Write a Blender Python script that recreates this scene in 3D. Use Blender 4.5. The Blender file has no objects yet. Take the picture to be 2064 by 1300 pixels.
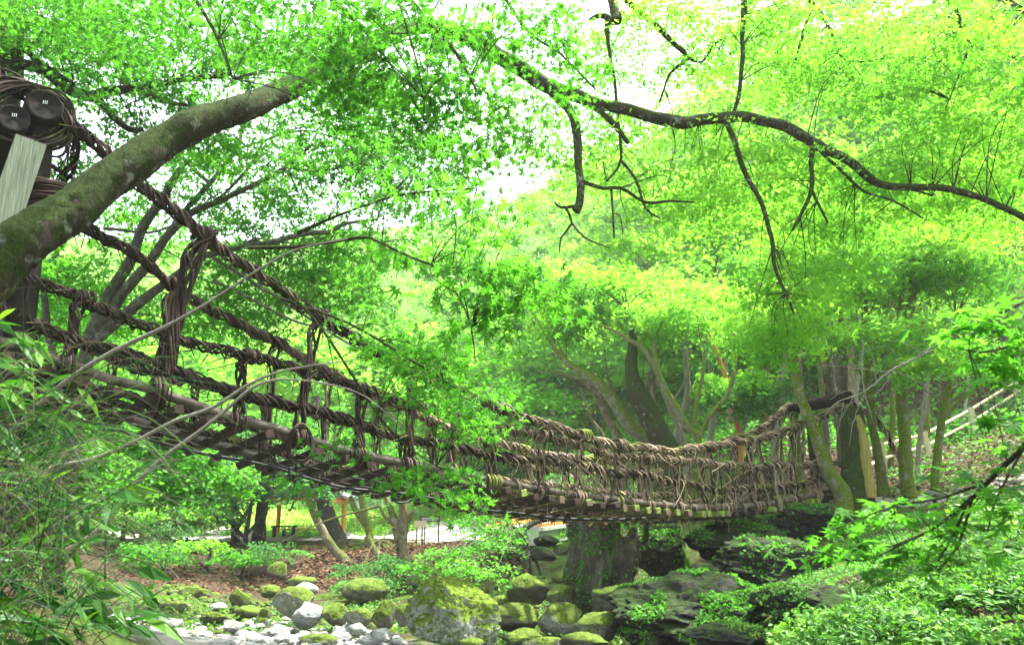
import bpy, math, random
import numpy as np
from mathutils import Vector, noise as mnoise

random.seed(7)
RG = np.random.default_rng(11)
S = bpy.context.scene
COL = S.collection
R = math.radians

# ------------------------------------------------------------------ camera
F, HOR = 1620.0, 1060.0                 # focal length and horizon row, in photo pixels
PITCH = math.atan((HOR - 650) / F)
cam_d = bpy.data.cameras.new('camera')
cam_d.sensor_width = 36.0
cam_d.lens = 36.0 * F / 2064
cam_d.clip_start, cam_d.clip_end = 0.05, 1500
cam = bpy.data.objects.new('camera', cam_d)
cam.location = (0, 0, 0)
cam.rotation_euler = (R(90) + PITCH, 0, 0)
COL.objects.link(cam)
S.camera = cam
cam_d.dof.use_dof = True
cam_d.dof.focus_distance = 11.0
cam_d.dof.aperture_fstop = 8.0

# ------------------------------------------------------------------ light
SUN_EL, SUN_AZ = 66.0, 62.0             # azimuth measured from +Y (away from the camera) towards +X
w = bpy.data.worlds.new('World'); S.world = w; w.use_nodes = True
nt = w.node_tree; nt.nodes.clear()
sky = nt.nodes.new('ShaderNodeTexSky'); sky.sky_type = 'NISHITA'
sky.sun_disc = False; sky.sun_elevation = R(SUN_EL); sky.sun_rotation = R(SUN_AZ)
sky.air_density = 1.0; sky.dust_density = 4.0; sky.ozone_density = 1.0
hs = nt.nodes.new('ShaderNodeHueSaturation'); hs.inputs['Saturation'].default_value = 0.35
hs.inputs['Value'].default_value = 1.0
bg = nt.nodes.new('ShaderNodeBackground'); bg.inputs['Strength'].default_value = 0.15
out = nt.nodes.new('ShaderNodeOutputWorld')
nt.links.new(sky.outputs[0], hs.inputs['Color']); nt.links.new(hs.outputs[0], bg.inputs[0]); nt.links.new(bg.outputs[0], out.inputs[0])
sl = bpy.data.lights.new('sun', 'SUN'); sl.energy = 3.6; sl.angle = R(1.5); sl.color = (1.0, 0.96, 0.86)
sun = bpy.data.objects.new('sun', sl); COL.objects.link(sun)
sd = Vector((math.sin(R(SUN_AZ)) * math.cos(R(SUN_EL)), math.cos(R(SUN_AZ)) * math.cos(R(SUN_EL)), math.sin(R(SUN_EL))))
sun.rotation_euler = sd.to_track_quat('Z', 'Y').to_euler()
S.view_settings.view_transform = 'Standard'; S.view_settings.look = 'None'
S.view_settings.gamma = 1.0; S.view_settings.use_curve_mapping = False
S.view_settings.exposure = 2.55
S.cycles.max_bounces = 8; S.cycles.diffuse_bounces = 4; S.cycles.transmission_bounces = 4
S.cycles.glossy_bounces = 2; S.cycles.transparent_max_bounces = 4
S.cycles.use_denoising = True
S.cycles.sample_clamp_indirect = 6.0

# ------------------------------------------------------------------ geometry helpers
CP, SP = math.cos(PITCH), math.sin(PITCH)
def ray(px, py):
    u, v = (px - 1032) / F, (650 - py) / F
    return np.array([u, CP - v * SP, SP + v * CP])
def P(px, py, Y):
    r = ray(px, py); return r * (Y / r[1])

# the bridge stands in two parallel vertical planes
NA = P(200, 760, 10.0)[:2]; NB = P(1660, 990, 20.0)[:2]
BD = (NB - NA) / np.linalg.norm(NB - NA)          # along the bridge, near end to far end
BN = np.array([-BD[1], BD[0]])                    # across the bridge, away from the camera
BW = 1.75
def Q(px, py, off=0.0):
    r = ray(px, py); A = NA + BN * off
    t = (A[0] * BD[1] - A[1] * BD[0]) / (r[0] * BD[1] - r[1] * BD[0])
    return r * t

def unit(a):
    return a / np.maximum(np.linalg.norm(a, axis=-1, keepdims=True), 1e-9)
def smooth(pts, step):
    """Catmull-Rom through the points (any number of columns), resampled about every `step` metres."""
    p = np.asarray(pts, float)
    if len(p) < 3:
        n = max(2, int(np.linalg.norm(p[1, :3] - p[0, :3]) / step) + 1)
        t = np.linspace(0, 1, n)[:, None]
        return p[0] * (1 - t) + p[-1] * t
    q = np.vstack([2 * p[0] - p[1], p, 2 * p[-1] - p[-2]])
    res = []
    for i in range(1, len(q) - 2):
        n = max(2, int(np.linalg.norm(q[i + 1, :3] - q[i, :3]) / step) + 1)
        t = np.linspace(0, 1, n, endpoint=False)[:, None]
        a, b, c, d = q[i - 1], q[i], q[i + 1], q[i + 2]
        res.append(0.5 * (2 * b + (c - a) * t + (2 * a - 5 * b + 4 * c - d) * t ** 2 + (3 * b - a - 3 * c + d) * t ** 3))
    res.append(p[-1:])
    return np.vstack(res)
def frames(p):
    t = unit(np.gradient(p, axis=0))
    n = np.zeros_like(p)
    a = np.array([0, 0, 1.0]) if abs(t[0, 2]) < 0.9 else np.array([1.0, 0, 0])
    v = a - t[0] * a.dot(t[0]); v /= np.linalg.norm(v)
    for i in range(len(p)):
        v = v - t[i] * v.dot(t[i]); v /= max(np.linalg.norm(v), 1e-9)
        n[i] = v
    return t, n, np.cross(t, n)

class MB:
    """collects vertices, quads and triangles and links them as one mesh object"""
    def __init__(s):
        s.v, s.q, s.t, s.a, s.n = [], [], [], [], 0
    def add(s, v, q=None, t=None, a=None):
        v = np.asarray(v, float).reshape(-1, 3)
        if q is not None and len(q): s.q.append(np.asarray(q, int).reshape(-1, 4) + s.n)
        if t is not None and len(t): s.t.append(np.asarray(t, int).reshape(-1, 3) + s.n)
        s.v.append(v); s.a.append(np.zeros(len(v)) if a is None else np.broadcast_to(a, (len(v),)))
        s.n += len(v); return s
    def tube(s, p, r, k=6, cap=True, a=None, rough=0.0):
        p = np.asarray(p, float); n = len(p)
        r = np.broadcast_to(np.asarray(r, float), (n,))
        t, nn, bb = frames(p)
        an = np.arange(k) * 2 * np.pi / k
        rr = r[:, None] * (1 + (rough * RG.normal(size=(n, k)) if rough else 0))
        ring = p[:, None] + rr[..., None] * (np.cos(an)[None, :, None] * nn[:, None] + np.sin(an)[None, :, None] * bb[:, None])
        i = np.arange(n - 1)[:, None] * k; j = np.arange(k)[None]; j2 = (j + 1) % k
        q = np.stack([i + j, i + j2, i + k + j2, i + k + j], -1).reshape(-1, 4)
        v = ring.reshape(-1, 3); tt = None
        if cap:
            v = np.vstack([v, ring[0], ring[-1], p[0], p[-1]])
            jj = np.arange(k); j3 = (jj + 1) % k
            tt = np.vstack([np.stack([n * k + j3, n * k + jj, np.full(k, n * k + 2 * k)], -1),
                            np.stack([n * k + k + jj, n * k + k + j3, np.full(k, n * k + 2 * k + 1)], -1)])
        return s.add(v, q, tt, a)
    def box(s, c, x, y, z, a=None):
        """a box by its centre and its three half-axis vectors"""
        c, x, y, z = [np.asarray(k, float) for k in (c, x, y, z)]
        v = [c + i * x + j * y + k * z for k in (-1, 1) for j in (-1, 1) for i in (-1, 1)]
        return s.add(v, [(0, 2, 3, 1), (4, 5, 7, 6), (0, 1, 5, 4), (2, 6, 7, 3), (0, 4, 6, 2), (1, 3, 7, 5)], None, a)
    def beam(s, a, b, w_, h, up=(0, 0, 1)):
        a, b = np.asarray(a, float), np.asarray(b, float); d = b - a; L = np.linalg.norm(d); d = d / L
        x = np.cross(d, up); x /= np.linalg.norm(x); z = np.cross(x, d)
        return s.box((a + b) / 2, d * L / 2, x * w_ / 2, z * h / 2)
    def mesh(s, name, smooth_=False):
        v = np.vstack(s.v); me = bpy.data.meshes.new(name)
        q = np.vstack(s.q) if s.q else np.zeros((0, 4), int); t = np.vstack(s.t) if s.t else np.zeros((0, 3), int)
        me.vertices.add(len(v)); me.vertices.foreach_set('co', v.astype(np.float32).ravel())
        me.loops.add(len(q) * 4 + len(t) * 3)
        me.loops.foreach_set('vertex_index', np.concatenate([q.ravel(), t.ravel()]).astype(np.int32))
        me.polygons.add(len(q) + len(t))
        ls = np.concatenate([np.arange(len(q)) * 4, len(q) * 4 + np.arange(len(t)) * 3])
        me.polygons.foreach_set('loop_start', ls.astype(np.int32))
        try: me.polygons.foreach_set('loop_total', np.concatenate([np.full(len(q), 4), np.full(len(t), 3)]).astype(np.int32))
        except Exception: pass
        me.polygons.foreach_set('use_smooth', np.full(len(q) + len(t), smooth_))
        at = me.attributes.new('rnd', 'FLOAT', 'POINT'); at.data.foreach_set('value', np.concatenate(s.a).astype(np.float32))
        me.update(calc_edges=True); return me
    def build(s, name, mat, parent=None, smooth_=False, kind=None, label=None):
        me = s.mesh(name, smooth_); me.materials.append(mat)
        return link(name, me, parent, kind, label)

def link(name, data, parent=None, kind=None, label=None):
    o = bpy.data.objects.new(name, data); COL.objects.link(o)
    if parent is not None:
        o.parent = parent
        l = parent.location
        o.matrix_parent_inverse.identity()
        w_ = Vector(l)
        p = parent.parent
        while p is not None: w_ = w_ + p.location; p = p.parent
        if isinstance(data, bpy.types.Mesh): o.location = -w_     # meshes are written in world coordinates
    if kind: o['kind'] = kind
    if label: o['label'] = label
    return o
def thing(name, label, cat, loc=(0, 0, 0), group=None):
    o = bpy.data.objects.new(name, None); COL.objects.link(o)
    o.location = [float(c) for c in loc]; o.empty_display_size = 0.2
    o['label'] = label; o['category'] = cat
    if group: o['group'] = group
    return o
def tag(o, label, cat, group=None):
    o['label'] = label; o['category'] = cat
    if group: o['group'] = group
    return o

# ------------------------------------------------------------------ materials
def mat(name):
    m = bpy.data.materials.new(name); m.use_nodes = True
    n = m.node_tree; n.nodes.clear()
    o = n.nodes.new('ShaderNodeOutputMaterial')
    return m, n, o
def N(n, kind, **kw):
    x = n.nodes.new(kind)
    for k, v in kw.items():
        if k.startswith('i_'): x.inputs[k[2:].replace('_', ' ')].default_value = v
        else: setattr(x, k, v)
    return x
def ramp(n, src, stops):
    r = n.nodes.new('ShaderNodeValToRGB'); e = r.color_ramp.elements
    e[0].position, e[0].color = stops[0][0], (*stops[0][1], 1)
    e[1].position, e[1].color = stops[-1][0], (*stops[-1][1], 1)
    for p, c in stops[1:-1]:
        q = e.new(p); q.color = (*c, 1)
    n.links.new(src, r.inputs[0]); return r.outputs[0]
def mixc(n, f, a, b, mode='MIX'):
    x = n.nodes.new('ShaderNodeMix'); x.data_type = 'RGBA'; x.blend_type = mode
    for i, s_ in ((0, f), (6, a), (7, b)):
        if hasattr(s_, 'links'): n.links.new(s_, x.inputs[i])
        else: x.inputs[i].default_value = s_ if i == 0 else (*s_, 1)
    return x.outputs[2]
def noise(n, scale, detail=4, rough=0.6, coord='Object', w4=None):
    tc = n.nodes.new('ShaderNodeTexCoord'); x = n.nodes.new('ShaderNodeTexNoise')
    x.inputs['Scale'].default_value = scale; x.inputs['Detail'].default_value = detail; x.inputs['Roughness'].default_value = rough
    n.links.new(tc.outputs[coord], x.inputs['Vector']); return x.outputs[0]
def geo_noise(n, scale, detail=4, rough=0.6):
    g = n.nodes.new('ShaderNodeNewGeometry'); x = n.nodes.new('ShaderNodeTexNoise')
    x.inputs['Scale'].default_value = scale; x.inputs['Detail'].default_value = detail; x.inputs['Roughness'].default_value = rough
    n.links.new(g.outputs['Position'], x.inputs['Vector']); return x.outputs[0]
def math_(n, op, a, b=0.0, clamp=False):
    x = n.nodes.new('ShaderNodeMath'); x.operation = op; x.use_clamp = clamp
    for i, s_ in ((0, a), (1, b)):
        if hasattr(s_, 'links'): n.links.new(s_, x.inputs[i])
        else: x.inputs[i].default_value = s_
    return x.outputs[0]
def bump(n, h, strength, dist=0.02):
    b = n.nodes.new('ShaderNodeBump'); b.inputs['Strength'].default_value = strength; b.inputs['Distance'].default_value = dist
    n.links.new(h, b.inputs['Height']); return b.outputs[0]
def attr(n, name):
    a = n.nodes.new('ShaderNodeAttribute'); a.attribute_name = name; return a.outputs['Fac']

def leaf_mat(name, dark, light, yel, trans, tw=0.55, gloss=0.12, nscale=0.9):
    m, n, o = mat(name)
    rnd = attr(n, 'rnd'); big = geo_noise(n, nscale, 2)
    f = math_(n, 'ADD', math_(n, 'MULTIPLY', rnd, 0.70), math_(n, 'ADD', math_(n, 'MULTIPLY', big, 1.0), -0.40), True)
    c = ramp(n, f, [(0.1, dark), (0.5, light), (0.92, yel)])
    ct = mixc(n, 1.0, c, trans, 'MULTIPLY')
    d = n.nodes.new('ShaderNodeBsdfDiffuse'); t = n.nodes.new('ShaderNodeBsdfTranslucent')
    n.links.new(c, d.inputs[0]); n.links.new(ct, t.inputs[0])
    mx = n.nodes.new('ShaderNodeMixShader'); mx.inputs[0].default_value = tw
    n.links.new(d.outputs[0], mx.inputs[1]); n.links.new(t.outputs[0], mx.inputs[2])
    g = n.nodes.new('ShaderNodeBsdfGlossy'); g.inputs['Roughness'].default_value = 0.5
    g.inputs[0].default_value = (0.8, 0.9, 0.8, 1)
    mg = n.nodes.new('ShaderNodeMixShader'); mg.inputs[0].default_value = gloss * 0.16
    n.links.new(mx.outputs[0], mg.inputs[1]); n.links.new(g.outputs[0], mg.inputs[2])
    n.links.new(mg.outputs[0], o.inputs[0]); return m

def bark_mat(name, c1, c2, moss=0.3, lichen=0.25, scale=6, mosscol=(0.06, 0.10, 0.012)):
    m, n, o = mat(name)
    tc = n.nodes.new('ShaderNodeTexCoord'); mp = n.nodes.new('ShaderNodeMapping'); mp.inputs['Scale'].default_value = (1, 1, 0.45)
    n.links.new(tc.outputs['Object'], mp.inputs[0])
    x = n.nodes.new('ShaderNodeTexNoise'); x.inputs['Scale'].default_value = scale * 2; x.inputs['Detail'].default_value = 8; x.inputs['Roughness'].default_value = 0.7
    n.links.new(mp.outputs[0], x.inputs['Vector'])
    col = ramp(n, x.outputs[0], [(0.3, c1), (0.7, c2)])
    li = noise(n, scale * 0.9, 6, 0.75)
    col = mixc(n, ramp(n, li, [(0.60 - 0.1 * lichen, (0, 0, 0)), (0.66, (1, 1, 1))]) if lichen else 0.0, col, (0.30, 0.32, 0.27))
    g = n.nodes.new('ShaderNodeNewGeometry'); sp = n.nodes.new('ShaderNodeSeparateXYZ'); n.links.new(g.outputs['Normal'], sp.inputs[0])
    mo = noise(n, scale * 0.8, 8, 0.8)
    f = math_(n, 'ADD', math_(n, 'MULTIPLY', sp.outputs[2], 0.22), mo)
    e = 0.75 - 0.35 * moss
    mc = ramp(n, noise(n, scale * 5, 3), [(0.3, tuple(0.5 * k for k in mosscol)), (0.7, tuple(1.6 * k for k in mosscol))])
    col = mixc(n, ramp(n, f, [(e, (0, 0, 0)), (e + 0.09, (1, 1, 1))]), col, mc)
    b = N(n, 'ShaderNodeBsdfPrincipled', i_Roughness=0.9)
    b.inputs['Specular IOR Level'].default_value = 0.2
    n.links.new(col, b.inputs['Base Color'])
    n.links.new(bump(n, math_(n, 'ADD', x.outputs[0], math_(n, 'MULTIPLY', mo, 0.8)), 1.0, 0.07), b.inputs['Normal'])
    n.links.new(b.outputs[0], o.inputs[0]); return m

def rock_mat(name, c1, c2, moss=0.5, lichen=0.5, mosscol=(0.075, 0.12, 0.010), strata=0.0, gloss=0.35):
    m, n, o = mat(name)
    tc = n.nodes.new('ShaderNodeTexCoord'); mp = n.nodes.new('ShaderNodeMapping')
    mp.inputs['Rotation'].default_value = (0.3, 0.5, 0.2); mp.inputs['Scale'].default_value = (1, 1, 1 + 4 * strata)
    n.links.new(tc.outputs['Object'], mp.inputs[0])
    x = n.nodes.new('ShaderNodeTexNoise'); x.inputs['Scale'].default_value = 3.2; x.inputs['Detail'].default_value = 10; x.inputs['Roughness'].default_value = 0.72
    n.links.new(mp.outputs[0], x.inputs['Vector'])
    col = ramp(n, x.outputs[0], [(0.3, c1), (0.68, c2)])
    li = noise(n, 5.0, 8, 0.8)
    le = 0.64 - 0.12 * lichen
    col = mixc(n, ramp(n, li, [(le, (0, 0, 0)), (le + 0.05, (1, 1, 1))]), col, (0.42, 0.44, 0.38))
    vo = n.nodes.new('ShaderNodeTexVoronoi'); vo.feature = 'DISTANCE_TO_EDGE'; vo.inputs['Scale'].default_value = 2.2
    wn = n.nodes.new('ShaderNodeTexNoise'); wn.inputs['Scale'].default_value = 3.0; wn.inputs['Detail'].default_value = 4; n.links.new(mp.outputs[0], wn.inputs['Vector'])
    va = n.nodes.new('ShaderNodeVectorMath'); va.operation = 'ADD'; n.links.new(mp.outputs[0], va.inputs[0]); n.links.new(wn.outputs[1], va.inputs[1]); n.links.new(va.outputs[0], vo.inputs['Vector'])
    crack = ramp(n, vo.outputs[0], [(0.0, (0.25, 0.25, 0.25)), (0.035, (1, 1, 1))])
    col = mixc(n, 0.75, col, crack, 'MULTIPLY')
    g = n.nodes.new('ShaderNodeNewGeometry'); sp = n.nodes.new('ShaderNodeSeparateXYZ'); n.links.new(g.outputs['Normal'], sp.inputs[0])
    mo = noise(n, 2.6, 9, 0.78)
    f = math_(n, 'ADD', math_(n, 'MULTIPLY', sp.outputs[2], 0.33), mo)
    e = 0.92 - 0.5 * moss
    mc = ramp(n, noise(n, 14, 6, 0.7), [(0.3, tuple(0.35 * k for k in mosscol)), (0.52, mosscol), (0.75, tuple(2.0 * k for k in mosscol))])
    mf = ramp(n, f, [(e, (0, 0, 0)), (e + 0.10, (1, 1, 1))])
    col = mixc(n, mf, col, mc)
    b = N(n, 'ShaderNodeBsdfPrincipled')
    rg = n.nodes.new('ShaderNodeMapRange'); rg.inputs[3].default_value = 1 - gloss; rg.inputs[4].default_value = 0.98
    n.links.new(mf, rg.inputs[0]); n.links.new(rg.outputs[0], b.inputs['Roughness'])
    b.inputs['Specular IOR Level'].default_value = 0.3
    n.links.new(col, b.inputs['Base Color'])
    hh = math_(n, 'ADD', x.outputs[0], math_(n, 'ADD', math_(n, 'MULTIPLY', noise(n, 30, 6, 0.8), 0.5), math_(n, 'MULTIPLY', math_(n, 'MINIMUM', vo.outputs[0], 0.05), 5.0)))
    n.links.new(bump(n, hh, 0.9, 0.05), b.inputs['Normal'])
    n.links.new(b.outputs[0], o.inputs[0]); return m

def plain(name, c1, c2, scale=8, rough=0.8, stretch=(1, 1, 1), bmp=0.3, moss=0.0, metallic=0.0):
    m, n, o = mat(name)
    tc = n.nodes.new('ShaderNodeTexCoord'); mp = n.nodes.new('ShaderNodeMapping'); mp.inputs['Scale'].default_value = stretch
    n.links.new(tc.outputs['Object'], mp.inputs[0])
    x = n.nodes.new('ShaderNodeTexNoise'); x.inputs['Scale'].default_value = scale; x.inputs['Detail'].default_value = 6; x.inputs['Roughness'].default_value = 0.7
    n.links.new(mp.outputs[0], x.inputs['Vector'])
    col = ramp(n, x.outputs[0], [(0.3, c1), (0.7, c2)])
    if moss:
        g = n.nodes.new('ShaderNodeNewGeometry'); sp = n.nodes.new('ShaderNodeSeparateXYZ'); n.links.new(g.outputs['Normal'], sp.inputs[0])
        f = math_(n, 'ADD', math_(n, 'MULTIPLY', sp.outputs[2], 0.2), geo_noise(n, 4.0, 5, 0.7))
        e = 0.85 - 0.4 * moss
        col = mixc(n, ramp(n, f, [(e, (0, 0, 0)), (e + 0.06, (1, 1, 1))]), col, (0.16, 0.26, 0.02))
    b = N(n, 'ShaderNodeBsdfPrincipled', i_Roughness=rough, i_Metallic=metallic); b.inputs['Specular IOR Level'].default_value = 0.25
    n.links.new(col, b.inputs['Base Color']); n.links.new(bump(n, x.outputs[0], bmp, 0.01), b.inputs['Normal'])
    n.links.new(b.outputs[0], o.inputs[0]); return m

def vine_mat(name, c1, c2, c3):
    m, n, o = mat(name)
    rnd = attr(n, 'rnd'); x = geo_noise(n, 14, 5, 0.7)
    g = n.nodes.new('ShaderNodeNewGeometry'); sp = n.nodes.new('ShaderNodeSeparateXYZ'); n.links.new(g.outputs['Position'], sp.inputs[0])
    # paler, redder towards the far end: weathering, plus brighter light put in the colour
    far_tone = n.nodes.new('ShaderNodeMapRange'); far_tone.inputs[1].default_value = 12.0; far_tone.inputs[2].default_value = 15.5
    n.links.new(sp.outputs[1], far_tone.inputs[0])
    f = math_(n, 'ADD', math_(n, 'MULTIPLY', rnd, 0.7), math_(n, 'MULTIPLY', x, 0.35), True)
    near_ramp = ramp(n, f, [(0.1, c1), (0.72, c2), (0.98, tuple(k * .6 for k in c3))]); new = ramp(n, f, [(0.15, c1), (0.35, c2), (0.55, tuple(k * .55 for k in c3)), (0.92, c3)])  # new: far-end colours, weathered and also brightened for the light there
    col = mixc(n, far_tone.outputs[0], near_ramp, new)
    sn = n.nodes.new('ShaderNodeSeparateXYZ'); n.links.new(g.outputs['Normal'], sn.inputs[0])
    mf = math_(n, 'ADD', math_(n, 'MULTIPLY', sn.outputs[2], 0.12), math_(n, 'ADD', geo_noise(n, 1.3, 4, 0.6), math_(n, 'MULTIPLY', far_tone.outputs[0], 0.06)))
    col = mixc(n, ramp(n, mf, [(0.64, (0, 0, 0)), (0.72, (1, 1, 1))]), col, (0.13, 0.17, 0.025))
    b = N(n, 'ShaderNodeBsdfPrincipled', i_Roughness=0.8); b.inputs['Specular IOR Level'].default_value = 0.15
    n.links.new(col, b.inputs['Base Color']); n.links.new(b.outputs[0], o.inputs[0]); return m

M = {}
TR = (1.7, 1.6, 0.9)
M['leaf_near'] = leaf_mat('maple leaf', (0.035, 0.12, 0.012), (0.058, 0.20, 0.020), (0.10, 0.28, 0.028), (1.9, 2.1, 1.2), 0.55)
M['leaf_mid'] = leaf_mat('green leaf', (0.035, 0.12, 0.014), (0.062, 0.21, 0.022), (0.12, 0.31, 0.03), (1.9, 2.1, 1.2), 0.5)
M['leaf_lit'] = leaf_mat('sunlit yellow green leaf', (0.07, 0.23, 0.022), (0.16, 0.38, 0.04), (0.27, 0.46, 0.06), (1.9, 1.9, 1.2), 0.5, nscale=0.5)  # lit copy of the leaf: sunlit brightness put into the colour
M['leaf_far'] = leaf_mat('far foliage', (0.07, 0.22, 0.025), (0.16, 0.36, 0.045), (0.28, 0.46, 0.07), (1.9, 1.9, 1.3), 0.45, 0.06, nscale=0.12)
M['leaf_blue'] = leaf_mat('cool green foliage', (0.04, 0.13, 0.04), (0.07, 0.22, 0.05), (0.15, 0.35, 0.06), (1.7, 1.6, 1.2), 0.45, 0.08, nscale=0.3)
M['leaf_herb'] = leaf_mat('herb leaf', (0.025, 0.10, 0.015), (0.065, 0.20, 0.022), (0.17, 0.34, 0.03), (1.7, 1.6, 1.0), 0.4, 0.15)
M['grass_dry'] = leaf_mat('dry grass blade', (0.05, 0.06, 0.025), (0.14, 0.12, 0.07), (0.05, 0.12, 0.02), (1, 1, 1), 0.3, 0.05)
M['grass'] = leaf_mat('bamboo grass leaf', (0.012, 0.055, 0.008), (0.026, 0.11, 0.011), (0.09, 0.21, 0.016), (1.8, 1.7, 1.0), 0.45)
M['litter'] = leaf_mat('fallen leaf', (0.04, 0.022, 0.012), (0.10, 0.055, 0.03), (0.22, 0.14, 0.08), (1, .8, .6), 0.15, 0.06)
M['bark_moss'] = bark_mat('mossy bark', (0.010, 0.008, 0.005), (0.085, 0.068, 0.045), 0.95, 0.55, 7, (0.03, 0.052, 0.006))
M['bark_grey'] = bark_mat('grey bark', (0.06, 0.055, 0.045), (0.16, 0.15, 0.125), 0.35, 0.7, 7)
M['bark_dark'] = bark_mat('dark bark', (0.022, 0.019, 0.015), (0.065, 0.055, 0.045), 0.4, 0.25, 8)
M['bark_pale'] = bark_mat('pale smooth bark', (0.20, 0.18, 0.14), (0.34, 0.32, 0.27), 0.1, 0.4, 9)
M['bark_brown'] = bark_mat('warm brown bark', (0.10, 0.075, 0.04), (0.26, 0.20, 0.12), 0.6, 0.6, 5, (0.06, 0.09, 0.012))
M['bark_green'] = bark_mat('green mossy bark', (0.07, 0.06, 0.04), (0.30, 0.28, 0.20), 0.95, 0.9, 6, (0.11, 0.155, 0.012))
M['orange_wood'] = plain('bare orange wood', (0.42, 0.17, 0.05), (0.62, 0.30, 0.10), 6, 0.7, (1, 1, 0.2))
M['cut_wood'] = plain('yellow split wood', (0.16, 0.13, 0.04), (0.34, 0.29, 0.09), 14, 0.9, (2, 2, 0.12), 0.8, 0.35)
M['vine'] = vine_mat('twisted vine', (0.007, 0.005, 0.004), (0.036, 0.024, 0.019), (0.36, 0.27, 0.20))
M['beam'] = plain('weathered deck log', (0.035, 0.027, 0.022), (0.15, 0.125, 0.10), 5, 0.8, (1, 1, 1), 0.5)
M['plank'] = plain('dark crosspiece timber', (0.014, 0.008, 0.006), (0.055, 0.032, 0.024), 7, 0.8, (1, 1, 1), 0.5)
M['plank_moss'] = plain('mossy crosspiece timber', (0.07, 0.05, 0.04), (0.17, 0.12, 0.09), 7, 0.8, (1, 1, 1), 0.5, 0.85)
M['brace'] = plain('pale green grey timber', (0.07, 0.09, 0.06), (0.24, 0.27, 0.20), 5, 0.8, (9, 9, 0.4), 0.8)
M['cable'] = plain('black rubber cable', (0.010, 0.012, 0.012), (0.02, 0.025, 0.025), 5, 0.5)
M['wire'] = plain('reddish wire tie', (0.20, 0.10, 0.09), (0.46, 0.29, 0.27), 30, 0.8)
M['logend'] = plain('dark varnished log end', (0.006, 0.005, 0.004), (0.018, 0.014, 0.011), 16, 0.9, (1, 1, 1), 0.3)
M['metal'] = plain('pale sky glint', (0.35, 0.37, 0.38), (0.5, 0.52, 0.53), 8, 0.4)
M['rock_moss'] = rock_mat('mossy boulder', (0.06, 0.06, 0.05), (0.22, 0.22, 0.18), 0.85, 0.4)
M['rock_half'] = rock_mat('half mossy boulder', (0.10, 0.11, 0.09), (0.34, 0.35, 0.30), 0.72, 0.9)
M['rock_cap'] = rock_mat('moss capped lichen boulder', (0.10, 0.11, 0.09), (0.38, 0.39, 0.34), 0.88, 1.0, (0.10, 0.155, 0.010))
M['rock_pale'] = rock_mat('pale river stone', (0.17, 0.185, 0.18), (0.36, 0.38, 0.36), 0.22, 0.3, strata=0.6)
M['rock_dark'] = rock_mat('dark wet rock with shade tone', (0.005, 0.006, 0.005), (0.026, 0.029, 0.022), 0.64, 0.25, (0.022, 0.045, 0.006), 0.8, 0.45)  # dark wet stone; stone and moss colours also carry the under-bridge shade
M['rock_wall'] = rock_mat('streaked cliff rock', (0.022, 0.020, 0.015), (0.12, 0.11, 0.08), 0.72, 0.35, (0.06, 0.10, 0.02))
M['orange_post'] = plain('varnished orange timber', (0.50, 0.20, 0.05), (0.68, 0.32, 0.09), 4, 0.6, (3, 3, 0.4))
M['fence_wood'] = plain('pale yellow fence wood', (0.36, 0.36, 0.20), (0.52, 0.50, 0.30), 5, 0.8, (1, 1, 0.3))
M['roof_slate'] = plain('grey roof tile', (0.16, 0.18, 0.21), (0.30, 0.32, 0.36), 9, 0.5)
M['concrete'] = plain('pale mossy concrete', (0.38, 0.42, 0.34), (0.55, 0.58, 0.50), 3, 0.8, (1, 1, 1), 0.3)
M['board_dark'] = plain('dark sign board', (0.03, 0.03, 0.03), (0.05, 0.05, 0.05), 5, 0.6)
M['board_pale'] = plain('pale sign board', (0.45, 0.36, 0.24), (0.58, 0.48, 0.34), 5, 0.7)
M['letter'] = plain('white lettering', (0.75, 0.75, 0.72), (0.8, 0.8, 0.78), 5, 0.6)
M['stone_flat'] = rock_mat('flat path stone', (0.22, 0.23, 0.19), (0.42, 0.42, 0.36), 0.35, 0.4)

def ground_mat():
    m, n, o = mat('forest floor')
    x = geo_noise(n, 1.2, 8, 0.7); fine = geo_noise(n, 18, 6, 0.75)
    moss = ramp(n, fine, [(0.3, (0.03, 0.06, 0.008)), (0.55, (0.07, 0.13, 0.015)), (0.75, (0.15, 0.24, 0.03))])
    earth = ramp(n, fine, [(0.3, (0.025, 0.016, 0.010)), (0.55, (0.065, 0.042, 0.026)), (0.75, (0.14, 0.095, 0.06))])
    grav = ramp(n, fine, [(0.3, (0.22, 0.21, 0.19)), (0.7, (0.50, 0.48, 0.44))])
    lawn = ramp(n, fine, [(0.3, (0.16, 0.22, 0.035)), (0.7, (0.36, 0.42, 0.09))])
    col = mixc(n, ramp(n, x, [(0.46, (0, 0, 0)), (0.56, (1, 1, 1))]), moss, earth)
    col = mixc(n, attr(n, 'woods'), col, ramp(n, x, [(0.35, (0.05, 0.12, 0.015)), (0.65, (0.12, 0.24, 0.03))]))
    for a, c in (('litter', earth), ('lawn', lawn), ('gravel', grav)):
        f = math_(n, 'ADD', attr(n, a), math_(n, 'MULTIPLY', math_(n, 'SUBTRACT', x, 0.5), 0.9))
        col = mixc(n, ramp(n, f, [(0.42, (0, 0, 0)), (0.58, (1, 1, 1))]), col, c)
    b = N(n, 'ShaderNodeBsdfPrincipled', i_Roughness=0.95); b.inputs['Specular IOR Level'].default_value = 0.15
    n.links.new(col, b.inputs['Base Color']); n.links.new(bump(n, fine, 1.0, 0.08), b.inputs['Normal'])
    n.links.new(b.outputs[0], o.inputs[0]); return m
M['ground'] = ground_mat()
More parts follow.
